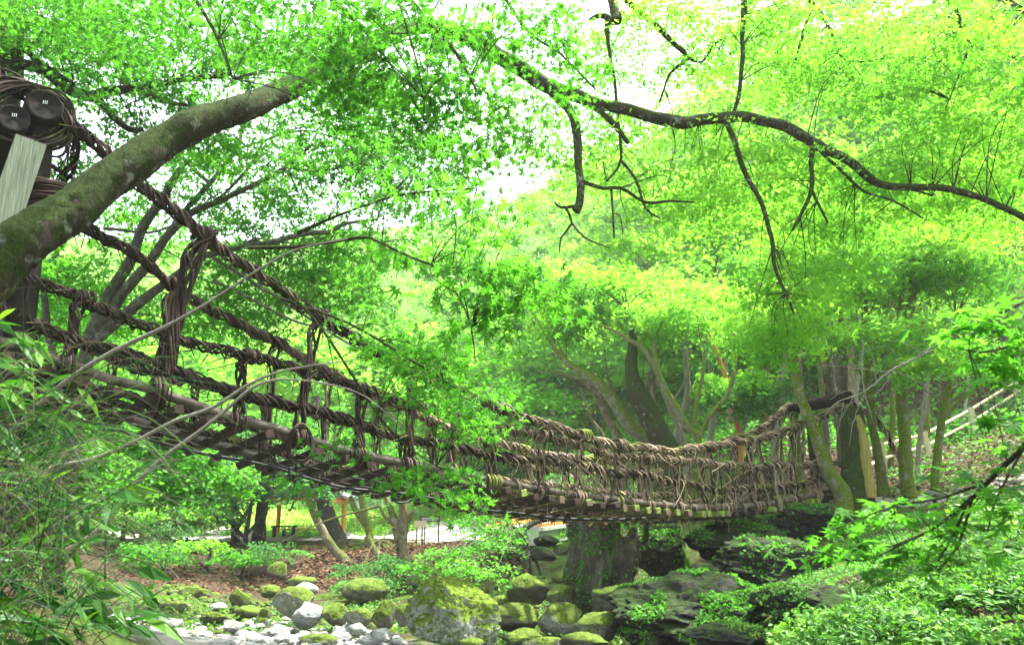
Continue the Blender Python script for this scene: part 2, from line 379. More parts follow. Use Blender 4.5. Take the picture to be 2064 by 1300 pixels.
def water_mat():
    m, n, o = mat('river water')
    b = N(n, 'ShaderNodeBsdfPrincipled', i_Roughness=0.2, i_IOR=1.33)
    n.links.new(ramp(n, geo_noise(n, 2.2, 8, 0.75), [(0.42, (0.06, 0.09, 0.08)), (0.56, (0.45, 0.50, 0.50))]), b.inputs['Base Color'])
    b.inputs['Transmission Weight'].default_value = 0.35
    n.links.new(bump(n, geo_noise(n, 3.0, 5, 0.65), 0.6, 0.12), b.inputs['Normal'])
    n.links.new(b.outputs[0], o.inputs[0]); return m
M['water'] = water_mat()

# ------------------------------------------------------------------ the ground
ctrl = [(0,1300,14),(300,1290,16),(600,1290,15.5),(900,1300,14.5),(1150,1290,15),(400,1230,21),(700,1230,21),(1000,1210,22),(1250,1230,20),
        (350,1172,28),(500,1185,27),(700,1180,27),(850,1160,28),(930,1120,31),(1050,1150,26),
        (150,1095,36),(450,1088,38),(700,1088,38),(860,1095,35),(1000,1093,35),(540,1079,46),(300,1077,50),(800,1070,52),(760,1040,62),
        (850,1005,75),(1000,1010,58),(1060,1060,42),(1770,962,24),(1860,931,27),(1960,884,29.5),(2050,832,32),(2000,992,20.5),(1700,1003,21),
        (1640,1000,21),(1560,880,31),(1400,890,34),(1200,920,42),(1100,965,42),(1380,1000,27),(1250,1055,38),(1110,1125,30),(1120,1112,34),
        (2064,520,42),(1700,620,46),(1400,640,58),(1150,700,75),(900,800,95),(600,850,100),(300,850,100),(0,830,90),(0,1000,50),(0,1070,30),
        (1560,1300,7),(1800,1200,8.2),(2064,1125,9.5),(2064,1260,6),(1700,1165,12),(1500,1215,15),(1350,1250,13.5),(1880,1075,15),(2064,1030,17),
        (1650,1110,17.5)]
cpts = [tuple(P(a, b, c)) for a, b, c in ctrl]
cpts += [(1,8,-2.3),(-2,10,-2.3),(3.2,10.5,-1.9),(0,0,-1.65),(1.5,3,-1.8),(-1.5,4,-2.0),(-3,7,-2.1),(-6.5,9,0.2),(-9,10,1.4),(-14,8,4),(-2.5,0,-1.2),(-6,2,0.5),(3,1,-1.2),(6,4,-.3),(14,6,3),(0,-10,1),
         (-14,16,-1.0),(-22,22,2.5),(-30,35,4),(-45,60,12),(-70,90,30),(-90,130,50),(80,130,95),(50,60,50),(40,30,26),(25,15,9),(0,150,62),(-40,150,55),(40,150,85),
         (18,22,4.0),(14,17,1.6)]
cpts = np.array(cpts)
def kern(r): return r
_d = np.linalg.norm(cpts[:, None, :2] - cpts[None, :, :2], axis=-1)
_A = np.block([[kern(_d) - 0.15 * np.eye(len(cpts)), np.ones((len(cpts), 1))], [np.ones((1, len(cpts))), np.zeros((1, 1))]])
_w = np.linalg.solve(_A, np.append(cpts[:, 2], 0))
def gz(x, y):
    x = np.atleast_1d(np.asarray(x, float)); y = np.atleast_1d(np.asarray(y, float)); res = np.zeros(len(x))
    for i in range(0, len(x), 4000):
        d = np.hypot(x[i:i + 4000, None] - cpts[:, 0], y[i:i + 4000, None] - cpts[:, 1])
        res[i:i + 4000] = kern(d) @ _w[:-1] + _w[-1]
    return res
def gz1(x, y): return float(gz([x], [y])[0])
def blob(x, y, cx, cy, rx, ry):
    return np.clip(1.4 - np.sqrt(((x - cx) / rx) ** 2 + ((y - cy) / ry) ** 2), 0, 1)
def ground_at(px, Y):
    """the point of the ground straight below photo column px at distance Y"""
    X = P(px, 1060, Y)[0]; return np.array([X, Y, gz1(X, Y)])

gx = np.concatenate([np.linspace(-95, -22, 40, endpoint=False), np.linspace(-22, 24, 210, endpoint=False), np.linspace(24, 95, 40)])
gy = np.concatenate([np.linspace(-12, 4, 16, endpoint=False), np.linspace(4, 48, 200, endpoint=False), np.linspace(48, 160, 70)])
XX, YY = np.meshgrid(gx, gy); xf, yf = XX.ravel(), YY.ravel()
zf = gz(xf, yf)
rough = np.array([mnoise.fractal(Vector((a * 0.5, b * 0.5, 0)), 0.9, 2.0, 6) for a, b in zip(xf, yf)])
zf = zf + rough * np.where(yf > 45, 0.5, 0.16)
g = MB(); nx = len(gx)
ii = (np.arange(len(gy) - 1)[:, None] * nx + np.arange(nx - 1)[None]).ravel()
g.add(np.stack([xf, yf, zf], -1), np.stack([ii, ii + 1, ii + nx + 1, ii + nx], -1))
ground = g.build('ground', M['ground'], None, True, 'structure')
masks = {
    'woods': np.clip((yf - 40) / 12, 0, 1),
    'litter': np.maximum.reduce([blob(xf, yf, -6, 30, 7, 6), blob(xf, yf, -2.5, 31, 5, 5), blob(xf, yf, 13, 25, 7, 6), blob(xf, yf, 16, 33, 9, 8), blob(xf, yf, -16, 30, 8, 7)]),
    'gravel': np.maximum.reduce([blob(xf, yf, -10, 42.5, 14, 3.5), blob(xf, yf, -1, 37.5, 5, 2.2), blob(xf, yf, -25, 52, 18, 4), blob(xf, yf, 10.5, 20.4, 5, 0.8), blob(xf, yf, -8, 14, 8, 3.5) * 0.8]),
    'lawn': np.maximum.reduce([blob(xf, yf, -8, 62, 16, 12), blob(xf, yf, -14, 50, 10, 3)]),
}
for k, v in masks.items():
    a = ground.data.attributes.new(k, 'FLOAT', 'POINT'); a.data.foreach_set('value', v.astype(np.float32))

def sheet(name, x0, x1, y0, y1, z, m):
    b = MB(); X, Y = np.meshgrid(np.linspace(x0, x1, 30), np.linspace(y0, y1, 30))
    i = (np.arange(29)[:, None] * 30 + np.arange(29)[None]).ravel()
    b.add(np.stack([X.ravel(), Y.ravel(), np.full(900, z)], -1), np.stack([i, i + 1, i + 31, i + 30], -1))
    return b.build(name, m, None, True, 'structure')
sheet('water', -16, 4.5, 9, 20.5, -2.22, M['water'])

# ------------------------------------------------------------------ leaves
def lobes(spec, notch, width=0.0):
    """a palmate leaf: spec = [(angle in degrees, length)], kite-shaped lobes round the petiole joint"""
    v = [(0, 0, 0)]; q = []
    for i, (a, l) in enumerate(spec):
        t = R(a)
        v.append((math.sin(t) * l, math.cos(t) * l, -0.16 * l))
    an = [spec[0][0] - 28] + [(spec[i][0] + spec[i + 1][0]) / 2 for i in range(len(spec) - 1)] + [spec[-1][0] + 28]
    k0 = len(v)
    for a in an: v.append((math.sin(R(a)) * notch, math.cos(R(a)) * notch, 0.03))
    for i in range(len(spec)): q.append((0, k0 + i, 1 + i, k0 + i + 1))
    return np.array(v), np.array(q)
LEAF7 = lobes([(-128, .42), (-84, .74), (-42, .93), (0, 1.0), (42, .93), (84, .74), (128, .42)], 0.36)
LEAF5 = lobes([(-100, .62), (-50, .9), (0, 1.0), (50, .9), (100, .62)], 0.34)
LEAF3 = lobes([(-62, .85), (0, 1.0), (62, .85)], 0.40)
LEAF1 = (np.array([(0, -0.5, 0), (0.34, 0.0, 0.06), (0, 0.62, -0.08), (-0.34, 0.0, 0.06)]), np.array([(0, 1, 2, 3)]))
LEAFL = (np.array([(0, 0, 0), (.16, .4, .05), (0, .45, 0), (-.16, .4, .05), (0, 1.0, -.12)]), np.array([(0, 1, 2, 2), (0, 2, 3, 3), (1, 4, 2, 2), (2, 4, 3, 3)]))
LANCE = (np.array([(0, 0, 0), (.11, .3, .03), (.09, .65, 0), (0, 1.0, -.1), (-.09, .65, 0), (-.11, .3, .03)]), np.array([(0, 1, 2, 5), (5, 2, 3, 4)]))

def put_leaves(mb, pts, nrm, tip, size, tpl, tone=None):
    v, q = tpl
    q = q[:, :4]
    n = unit(nrm); y = unit(tip - n * (tip * n).sum(-1, keepdims=True)); x = np.cross(y, n)
    s_ = np.broadcast_to(size, (len(pts),))[:, None, None]
    V = pts[:, None] + s_ * (v[None, :, 0:1] * x[:, None] + v[None, :, 1:2] * y[:, None] + v[None, :, 2:3] * n[:, None])
    k = len(v)
    idx = np.arange(len(pts))[:, None, None] * k + q[None]
    a = RG.random(len(pts)) if tone is None else 0.45 * RG.random(len(pts)) + 0.55 * tone; a = np.repeat(a, k)
    mb.add(V.reshape(-1, 3), idx.reshape(-1, 4), None, a)

def pad_leaves(centres, rad, per, thick=0.22, droop=0.35, up=0.75, wild=0.55, clump=0.5):
    """leaf positions on flat tiers of foliage: rad = radius of each tier, per = leaves in each"""
    n = len(centres); per = np.broadcast_to(per, (n,)).astype(int)
    id_ = np.repeat(np.arange(n), per); m = len(id_)
    rr = np.broadcast_to(rad, (n,))[id_]
    # twigs radiate from the centre of each tier; leaves sit along them
    tw = RG.integers(0, 9, m); base = RG.random(n) * 6.28; bend = RG.normal(size=(n, 9)) * 0.22
    th = base[id_] + tw * 0.698 + bend[id_, tw] + RG.normal(size=m) * 0.16
    r = np.sqrt(RG.random(m)) * (0.65 + 0.35 * RG.random((n, 9))[id_, tw])
    tilt = RG.normal(size=(n, 2)) * 0.22
    dx, dy = np.cos(th) * r * rr, np.sin(th) * r * rr
    dz = dx * tilt[id_, 0] + dy * tilt[id_, 1] - droop * r * r * rr + RG.normal(size=m) * thick * rr * 0.5
    global TIER; TIER = RG.random(n)[id_]      # every tier of leaves has a tone of its own
    p = centres[id_] + np.stack([dx, dy, dz], -1)
    nr = np.stack([np.zeros(m), np.zeros(m), np.full(m, up)], -1) + RG.normal(size=(m, 3)) * wild
    tip = np.stack([np.cos(th), np.sin(th), np.full(m, -0.35)], -1) + RG.normal(size=(m, 3)) * 0.35
    return p, nr, tip
def in_ellipsoid(c, r, n, shell=0.0):
    d = unit(RG.normal(size=(n, 3))); k = RG.random(n) ** (1 / 3)
    k = k * (1 - shell) + shell * (0.7 + 0.3 * k)
    return np.asarray(c) + d * k[:, None] * np.asarray(r)
def blob_world(b):
    """(px, py, half width, half height, Y, half depth) -> centre and radii in metres"""
    px, py, rx, ry, Y, dy = b[:6]
    return P(px, py, Y), np.array([rx * Y / F, dy, ry * Y / F])

def wpath(pl, Y=None):
    """[(px, py, Y, radius in px)] or, with Y given, [(px, py, radius in px)] -> rows x, y, z, r"""
    o = []
    for q in pl:
        if Y is not None: px, py, r = q; yy = Y
        else: px, py, yy, r = q
        o.append(np.append(P(px, py, yy), r * yy / F))
    return np.array(o)

class Tree:
    def __init__(s, name, label, trunk, bark, Y=None, group=None, root=True, sides=10, cat='tree', step=0.18, rough=0.03, part='trunk'):
        p = wpath(trunk, Y)
        if root:                        # run the stem down into the soil
            z = gz1(p[0, 0], p[0, 1])
            if p[0, 2] > z - 0.05:
                p = np.vstack([[p[0, 0] - 0.02, p[0, 1], z - 0.25, p[0, 3] * 1.35], p])
        s.t = thing(name, label, cat, p[0, :3], group); s.bark = bark; s.Y = Y; s.pts = []
        s.limb(p, part, sides, step, rough)
        s.branches_mb = None
    def limb(s, p, name='branch', sides=8, step=0.18, rough=0.03):
        q = smooth(p, step); r = np.maximum(q[:, 3], 0.002)
        wob = np.array([[mnoise.noise(Vector((a[0] * 2.1, a[1] * 2.1, a[2] * 2.1 + k * 7))) for k in range(3)] for a in q[:, :3]])
        c = q[:, :3] + wob * np.minimum(r, 0.05)[:, None] * 0.8
        r = r * (1 + 0.10 * wob[:, 0]); s.pts.append(np.column_stack([c, r]))
        b = MB(); b.tube(c, r, sides, True, None, rough)
        return b.build(name, M[s.bark], s.t, True)
    def branch(s, pl, Y=None, sides=7, step=0.16):
        return s.limb(wpath(pl, Y if Y is not None else (None if len(pl[0]) == 4 else s.Y)), 'branch', sides, step)
    def crown(s, blobs, tpl, size, m, per=40, padr=0.5, twigs=0.5, droop=0.35, thick=0.22, wild=0.55, up=0.75, name='crown', parts=0, twr=0.004, reach=3.0):
        """blobs = [(px,py,rx,ry,Y,dy,number of tiers)]; adds the leaf mass and the twigs that carry it"""
        cs = []
        for b in blobs:
            c, r = blob_world(b); cs.append(in_ellipsoid(c, r, b[6], 0.25))
        cs = np.vstack(cs)
        zmin = gz(cs[:, 0], cs[:, 1]) + 0.25
        cs[:, 2] = np.maximum(cs[:, 2], zmin)
        rad = padr * (0.6 + 0.8 * RG.random(len(cs)))
        p, nr, tip = pad_leaves(cs, rad, per * (0.5 + RG.random(len(cs))), thick, droop, up, wild)
        tone = TIER; sz = size * (0.65 + 0.7 * RG.random(len(p)))
        if parts:
            # the leaves that show largest are objects of their own
            d = np.linalg.norm(p, axis=1) / sz
            px = 1032 + F * p[:, 0] / (p[:, 1] * CP + p[:, 2] * SP); py = 650 - F * (p[:, 2] * CP - p[:, 1] * SP) / (p[:, 1] * CP + p[:, 2] * SP)
            d[(px < -20) | (px > 2084) | (py < -20) | (py > 1320)] = 1e9
            o = np.argsort(d); near, rest = o[:parts], o[parts:]
            leaf_parts(s.t, p[near], nr[near], tip[near], sz[near], tpl, m)
            p, nr, tip, sz, tone = p[rest], nr[rest], tip[rest], sz[rest], tone[rest]
        if len(p):
            mb = MB(); put_leaves(mb, p, nr, tip, sz, tpl, tone); mb.build(name, M[m], s.t, False, 'stuff')
        if twigs:
            sk = np.vstack(s.pts); tb = MB(); k = 0; used = np.zeros(len(sk))
            for c, r in zip(cs, rad):
                if RG.random() > twigs: continue
                d = np.linalg.norm(sk[:, :3] - c, axis=1) + 0.3 * used; j = int(np.argmin(d)); L = np.linalg.norm(sk[j, :3] - c); used[max(0, j - 3):j + 4] += 0.5
                if L < reach * 1.0 or reach > 50:
                    a = sk[j, :3]
                    pp = smooth([a, a * .5 + c * .5 + np.array([0, 0, 0.12 * L]) + RG.normal(size=3) * 0.06 * L, c], max(0.12, L / 8))
                    tb.tube(pp, np.linspace(twr * 2.2 + 0.002 * L, twr, len(pp)), 4, False)
                    k += 1
                for _ in range(3):
                    th = RG.random() * 6.28; e = c + np.array([math.cos(th) * r * .9, math.sin(th) * r * .9, -0.3 * r])
                    pp = smooth([c, (c + e) / 2 + RG.normal(size=3) * 0.08 * r + [0, 0, .06 * r], e], max(0.1, r / 3))
                    tb.tube(pp, np.linspace(twr, twr * .4, len(pp)), 3, False); k += 1
            if k: tb.build('twigs', M[s.bark], s.t, True, 'stuff')
        return s

LEAF_MESH = {}
def leaf_parts(parent, p, nr, tip, sz, tpl, m, name='leaf'):
    key = (id(tpl[0]), m)
    if key not in LEAF_MESH:
        LEAF_MESH[key] = []
        for k in range(4):
            b = MB(); v, q = tpl; v = v.copy(); v[:, :2] *= 0.92 + 0.16 * RG.random((len(v), 2)); v[:, 2] *= 0.5 + RG.random()
            b.add(v, q[:, :4], None, (k + .5) / 4); me = b.mesh('leaf'); me.materials.append(M[m]); LEAF_MESH[key].append(me)
    ms = LEAF_MESH[key]
    n = unit(nr); y = unit(tip - n * (tip * n).sum(-1, keepdims=True)); x = np.cross(y, n)
    from mathutils import Matrix
    for i in range(len(p)):
        o = bpy.data.objects.new(name, ms[i % 4]); COL.objects.link(o); o.parent = parent
        mt = Matrix(((x[i, 0], y[i, 0], n[i, 0]), (x[i, 1], y[i, 1], n[i, 1]), (x[i, 2], y[i, 2], n[i, 2])))
        o.rotation_euler = mt.to_euler(); o.scale = (float(sz[i]),) * 3
        o.location = Vector([float(c) for c in p[i]]) - parent.location

# ------------------------------------------------------------------ rocks
_ico = {}
def ico(sub):
    if sub not in _ico:
        import bmesh
        bm = bmesh.new(); bmesh.ops.create_icosphere(bm, subdivisions=sub, radius=1.0)
        _ico[sub] = (np.array([v.co[:] for v in bm.verts]), np.array([[v.index for v in f.verts] for f in bm.faces])); bm.free()
    return _ico[sub]
def rock_verts(r, seed, sub=4, cuts=9, rough=0.10, rot=None):
    rs = np.random.default_rng(seed); v, f = ico(sub); v = v.copy()
    for _ in range(cuts):
        d = unit(rs.normal(size=3)); k = 0.55 + 0.35 * rs.random()
        h = v @ d; over = h > k; v[over] -= np.outer(h[over] - k, d) * 0.92
    o = seed * 3.7
    nz = np.array([mnoise.fractal(Vector((a[0] * 1.7 + o, a[1] * 1.7, a[2] * 1.7)), 0.8, 2.1, 5) for a in v])
    rg = np.array([abs(mnoise.fractal(Vector((a[0] * 3.1 + o, a[1] * 3.1 + 5, a[2] * 4.2)), 0.7, 2.2, 5)) for a in v])
    v = v * (1 + rough * nz[:, None] - rough * 0.9 * rg[:, None]); v = v * np.asarray(r)
    a = rs.random() * 6.28 if rot is None else rot
    tl = rs.normal() * 0.12
    c, s_ = math.cos(a), math.sin(a)
    v = v @ np.array([[c, s_, 0], [-s_, c, 0], [0, 0, 1]])
    c, s_ = math.cos(tl), math.sin(tl)
    return v @ np.array([[1, 0, 0], [0, c, s_], [0, -s_, c]]), f
def rock(px, py, rx, ry, Y, m, label, seed, sub=4, dy=None, cuts=9, rough=0.1, rot=0.0, name='boulder', cat='boulder', group=None, plants=0, psize=.05, pm='leaf_herb'):
    """a boulder whose middle stands at photo position px, py; radii in photo pixels"""
    c = P(px, py, Y); r = (rx * Y / F, (dy if dy else 0.8 * rx * Y / F), ry * Y / F)
    v, f = rock_verts(r, seed, sub, cuts, rough, rot)
    me_b = MB(); me_b.add(v, None, f); me = me_b.mesh(name, True); me.materials.append(M[m])
    o = bpy.data.objects.new(name, me); COL.objects.link(o); o.location = [float(k) for k in c]
    tag(o, label, cat, group)
    if plants: rock_plants(o, v, f, c, plants, psize, seed, pm)
    return o
def rock_plants(o, v, f, c, n, size, seed, m='leaf_herb', patch=-0.05, zmin=.25, h=1.0):
    a, b, d = v[f[:, 0]], v[f[:, 1]], v[f[:, 2]]; nr = np.cross(b - a, d - a); ar = np.linalg.norm(nr, axis=1); nr = nr / np.maximum(ar, 1e-9)[:, None]
    mid = (a + b + d) / 3; pt = np.array([mnoise.noise(Vector((q[0] * 1.6 + seed, q[1] * 1.6, q[2] * 1.6))) for q in mid])
    w_ = ar * (nr[:, 2] > zmin) * (pt > patch)
    if w_.sum() <= 0: return
    i = RG.choice(len(f), n, p=w_ / w_.sum()); k = RG.random((n, 2)); k = np.where(k.sum(1, keepdims=True) > 1, 1 - k, k)
    p = a[i] + k[:, :1] * (b[i] - a[i]) + k[:, 1:] * (d[i] - a[i]) + nr[i] * (RG.random((n, 1)) * size * h) + c
    mb = MB(); put_leaves(mb, p, nr[i] * .8 + RG.normal(size=(n, 3)) * .6, RG.normal(size=(n, 3)), size * (.5 + RG.random(n)), LEAF1)
    me = mb.mesh('plants'); me.materials.append(M[m]); q = bpy.data.objects.new('plants', me); COL.objects.link(q); q.parent = o; q.location = -Vector([float(x) for x in c]); q['kind'] = 'stuff'

# ------------------------------------------------------------------ the vine bridge
BD3, BN3, Z3 = np.append(BD, 0), np.append(BN, 0), np.array([0, 0, 1.0])
def qs(pl, off=0.0, shift=0.0):
    return np.array([Q(a, b, off) + BN3 * shift for a, b in pl])
e_px = [(-90,672),(0,690),(131,732),(219,764),(301,784),(354,803),(460,838),(566,867),(655,896),(726,915),(797,930),(889,946),(974,964),(1071,984),(1212,1004),(1371,1021),(1495,1021),(1601,1005),(1658,993),(1700,984)]
a_px = [(88,205),(125,235),(200,300),(280,370),(400,470),(520,560),(640,635),(740,697),(830,745),(940,795),(1000,822),(1085,851),(1170,877),(1255,897),(1340,905),(1425,904),(1531,882),(1616,856),(1700,816)]
c_px = [(-80,545),(60,570),(160,600),(340,675),(490,717),(606,745),(730,785),(830,815),(935,845),(1024,864),(1095,877),(1170,900),(1240,920),(1308,925),(1400,932),(1456,938),(1566,941),(1658,934),(1700,930)]
d_px = [(-80,600),(0,622),(150,685),(330,742),(480,790),(560,812),(698,848),(804,880),(871,893),(960,911),(1000,917),(1085,929),(1170,940),(1230,952),(1301,960),(1389,978),(1495,983),(1601,976),(1670,962)]
b_px = [(60,385),(177,457),(265,507),(336,566),(407,608),(552,690),(640,742),(740,791),(804,819),(860,846),(960,880),(1000,893),(1071,912),(1159,926),(1265,926),(1340,922),(1400,912),(1470,890),(1531,865),(1594,815)]
lo_px = [(0,700),(131,742),(301,790),(566,873),(726,917),(889,950),(1000,962),(1141,975),(1248,989),(1389,999),(1470,998),(1560,990),(1640,975)]

TX, TV = [5, 8, 10, 14, 16.5, 18.5, 21], [.10, .12, .14, .21, .16, .06, 0]
def far_side(p, k=1.0):
    """the far edge of the deck; the bridge has twisted a little, so that edge hangs lower in the middle"""
    p = np.asarray(p); dz = np.interp(p[..., 1], TX, TV)
    return p + BN3 * BW * k - dz[..., None] * Z3 * k
BR = thing('vine_bridge', 'long sagging suspension bridge of thick twisted vines with timber crosspieces over the river', 'bridge', Q(0, 700))
def rope(name, spine, rad, k, sr, pitch, parent=BR, fuzz=30, seed=0, label=None, hang=0.3):
    rs = np.random.default_rng(seed); p = smooth(spine, 0.065)
    wob = np.array([[mnoise.noise(Vector((i * 0.06, seed + j * 5.0, 0.3))) for j in range(3)] for i in range(len(p))])
    p = p + wob * rad * 1.1
    t, n, b = frames(p); s_ = np.concatenate([[0], np.cumsum(np.linalg.norm(np.diff(p, axis=0), axis=1))])
    mb = MB()
    for i in range(k):
        pr = np.array([mnoise.noise(Vector((x * 2.0, i * 3.1, seed))) for x in s_])
        ang = s_ / pitch * 2 * np.pi + i * 2 * np.pi / k + pr * 2.2
        rr = rad * (0.55 + 0.6 * rs.random() + 0.8 * pr)
        q = p + (np.cos(ang) * rr)[:, None] * n + (np.sin(ang) * rr)[:, None] * b
        mb.tube(q, sr * (0.45 + 1.0 * rs.random()) * (1 + 0.4 * pr), 4, False, rs.random())
    for _ in range(fuzz):
        j = int(rs.integers(2, len(p) - 3)); a = rs.random() * 6.28; L = hang * (0.3 + rs.random())
        d = math.cos(a) * n[j] + math.sin(a) * b[j]; c = p[j] + d * rad
        e = c + d * L * 0.25 + t[j] * rs.normal() * L * 0.6 + np.array([0, 0, -L * (0.2 + 0.6 * rs.random())])
        mb.tube(smooth([c, c + d * 0.12 * L + t[j] * 0.1 * L, e], 0.06), sr * 0.5, 3, False, rs.random())
    return mb.build(name, M['vine'], parent, True, None, label)

sp_a, sp_c, sp_d = qs(a_px), qs(c_px), qs(d_px)
sp_e = qs(e_px)
rope('suspension_cable', sp_a, 0.073, 14, 0.018, 0.62, fuzz=110, seed=1)
rope('suspension_cable', qs(b_px, BW), 0.070, 14, 0.018, 0.6, fuzz=110, seed=2)
rope('handrail', sp_c, 0.063, 13, 0.016, 0.5, fuzz=170, seed=3)
rope('handrail', far_side(sp_c[:-3]), 0.060, 8, 0.021, 0.5, fuzz=90, seed=4)
rope('side_rope', sp_d, 0.063, 13, 0.016, 0.48, fuzz=170, seed=5)
rope('side_rope', far_side(sp_d[:-2]), 0.058, 7, 0.021, 0.48, fuzz=80, seed=6)
rope('lower_rope', far_side(sp_e) + Z3 * 0.17, 0.055, 8, 0.021, 0.45, fuzz=90, seed=7, hang=0.4)

def spl(sp, px_list):
    """a look-up from photo column to a point of the rope"""
    q = smooth(np.column_stack([sp, [a for a, b in px_list][:len(sp)]]), 0.05)
    return lambda px: np.array([np.interp(px, q[:, 3], q[:, k]) for k in range(3)])
fa, fc, fd, fe = spl(sp_a, a_px), spl(sp_c, c_px), spl(sp_d, d_px), spl(sp_e, e_px)
fb = spl(qs(b_px, BW), b_px)

def hanger(top, bot, k=9, sr=0.017, waist=0.05, seed=0, rt=0.10, rb=0.14, loose=5, name='hanger'):
    rs = np.random.default_rng(seed + 100); mb = MB()
    ax = unit(bot - top); L = np.linalg.norm(bot - top)
    for i in range(k):
        pts = []; off = rs.normal() * 0.05; a0 = rs.random() * 6.28; turns = 0.7 + rs.random() * 0.9; r0 = rt * (0.8 + 0.45 * rs.random())
        for a in np.linspace(a0, a0 + turns * 6.28, int(8 * turns) + 2):
            pts.append(top + BD3 * (off + 0.02 * (a - a0)) + BN3 * math.cos(a) * r0 + Z3 * math.sin(a) * r0)
        ph = rs.random() * 6.28; tw = rs.normal() * 1.5 + 2.5
        for t in np.linspace(0.12, 0.9, 6):
            rr = waist * (0.7 + 0.7 * rs.random() + 1.1 * (2 * t - 1) ** 2); a = ph + tw * t * 2
            pts.append(top * (1 - t) + bot * t + BD3 * math.cos(a) * rr + BN3 * math.sin(a) * rr)
        a0 = 1.57 if rs.random() < .5 else -1.57; r1 = rb * (0.75 + 0.45 * rs.random()); off = rs.normal() * 0.06; sg = 1 if rs.random() < .5 else -1
        for a in np.linspace(1.57, 1.57 + sg * 6.28 * (0.6 + 0.8 * rs.random()), 10):
            pts.append(bot + BD3 * off + BN3 * math.cos(a) * r1 + Z3 * (math.sin(a) * r1 - 0.04))
        mb.tube(smooth(pts, 0.07), sr * (0.4 + 0.9 * rs.random()), 4, False, rs.random())
    for _ in range(loose):
        t = rs.random(); c = top * (1 - t) + bot * t; l = 0.15 + 0.35 * rs.random()
        d = BD3 * rs.normal() + BN3 * rs.normal() * 0.6
        mb.tube(smooth([c, c + d * 0.12, c + d * 0.16 - Z3 * l], 0.05), sr * 0.45, 3, False, rs.random())
    return mb.build(name, M['vine'], BR, True)

near_h = [('c',-20,-40,10),('c',160,135,14),('a',400,318,20),('c',490,480,12),('a',640,600,14),('c',730,720,13),('a',832,822,14),('c',925,905,12),
          ('a',1000,990,15),('c',1092,1090,11),('a',1168,1165,12),('a',1245,1240,12),('c',1302,1304,11),('c',1362,1364,11),('c',1415,1420,11),('c',1465,1470,10),
          ('a',1510,1518,10),('c',1555,1560,10),('a',1600,1600,9),('c',1645,1648,12)]
for i, (w_, a, b, k) in enumerate(near_h):
    tp = (fa if w_ == 'a' else fc)(a); bt = fe(b)
    fat = 1.6 if (i == 2) else 1.0
    hanger(tp, bt, k, 0.019 if i < 9 else 0.016, 0.048 * fat, i, 0.085, 0.13 * fat, 6)
for i, px in enumerate([1040,1130,1205,1272,1333,1390,1440,1490,1535,1580,1625]):    # younger thin ties between the hangers
    hanger(fc(px), fe(px + RG.normal() * 6), 4, 0.011, 0.06, 300 + i, 0.085, 0.12, 7, 'tie')
for i in range(24):                                             # slack vines woven from rope to rope on the right half
    px = RG.uniform(1010, 1650); f1, f2 = [(fa, fc), (fc, fd), (fd, fe), (fc, fe)][i % 4]; p0, p1 = f1(px), f2(px + RG.normal() * 35)
    if i == 0: wv = MB()
    m_ = (p0 + p1) / 2 + BD3 * RG.normal() * .12 - BN3 * RG.random() * .12
    wv.tube(smooth([p0 + Z3 * .06, p0 - BN3 * .09, m_, p1 - BN3 * .09, p1 - Z3 * .08, p1 - Z3 * (.1 + .25 * RG.random()) + BD3 * RG.normal() * .1], .06), 0.008 + .006 * RG.random(), 4, False, RG.random())
wv.build('woven_vines', M['vine'], BR, True)
far_px = [(345,330),(552,545),(660,655),(765,760),(870,868),(985,985),(1065,1066),(1140,1142),(1215,1217),(1290,1292),(1360,1362),(1430,1432),(1480,1484),(1530,1534),(1575,1577)]
e_far = smooth(far_side(sp_e), 0.05)
def near_under(top):
    d = (e_far[:, 0] - top[0]) * BD[0] + (e_far[:, 1] - top[1]) * BD[1]
    return e_far[int(np.argmin(np.abs(d)))]
for i, (a, b) in enumerate(far_px):
    tp = fb(a); hanger(tp, near_under(tp), 11 if i < 3 else 9, 0.017, 0.05, 40 + i, 0.085, 0.13, 5)
for i, u in enumerate([0.06, 0.115, 0.18, 0.24, 0.31, 0.38, 0.45]):     # short ties from the far handrail down to the deck
    q = smooth(far_side(sp_c), 0.05); tp = q[int(u * len(q))]; hanger(tp, near_under(tp), 8, 0.016, 0.04, 70 + i, 0.075, 0.12, 3, 'tie')

# deck: edge logs in lengths, crosspieces, cables and wire ties beneath
for off, nm in ((0.0, 1), (BW, 2)):
    q = smooth(far_side(sp_e, off / BW), 0.1); n_ = len(q); seg = max(12, n_ // 7); i = 0
    while i < n_ - 4:
        j = min(n_ - 1, i + seg); c = q[i:j + 1]
        r = np.linspace(0.072, 0.064, len(c)) * (0.9 + 0.2 * RG.random())
        b = MB(); b.tube(c + RG.normal(size=3) * 0.006, r, 10, True, None, 0.02); b.build('edge_log', M['beam'], BR, True)
        i = j
def prism(w_, h, L, ch=0.014):
    pr = [(-w_ + ch, -h), (w_ - ch, -h), (w_, -h + ch), (w_, h - ch), (w_ - ch, h), (-w_ + ch, h), (-w_, h - ch), (-w_, -h + ch)]
    v = []; xs = [-L, -L + 0.012, -L * .33, L * .33, L - 0.012, L]
    for k, x in enumerate(xs):
        s_ = 0.9 if k in (0, 5) else 1.0
        for a, c in pr: v.append((x, a * s_ + RG.normal() * 0.003, c * s_ + RG.normal() * 0.003))
    q = [(k * 8 + i, k * 8 + (i + 1) % 8, k * 8 + 8 + (i + 1) % 8, k * 8 + 8 + i) for k in range(5) for i in range(8)]
    q += [(0, 3, 2, 1), (0, 7, 4, 3), (4, 7, 6, 5), (40, 41, 42, 43), (40, 43, 44, 47), (44, 45, 46, 47)]
    return v, [x[::-1] if i < 40 else x for i, x in enumerate(q)]
pm = {}
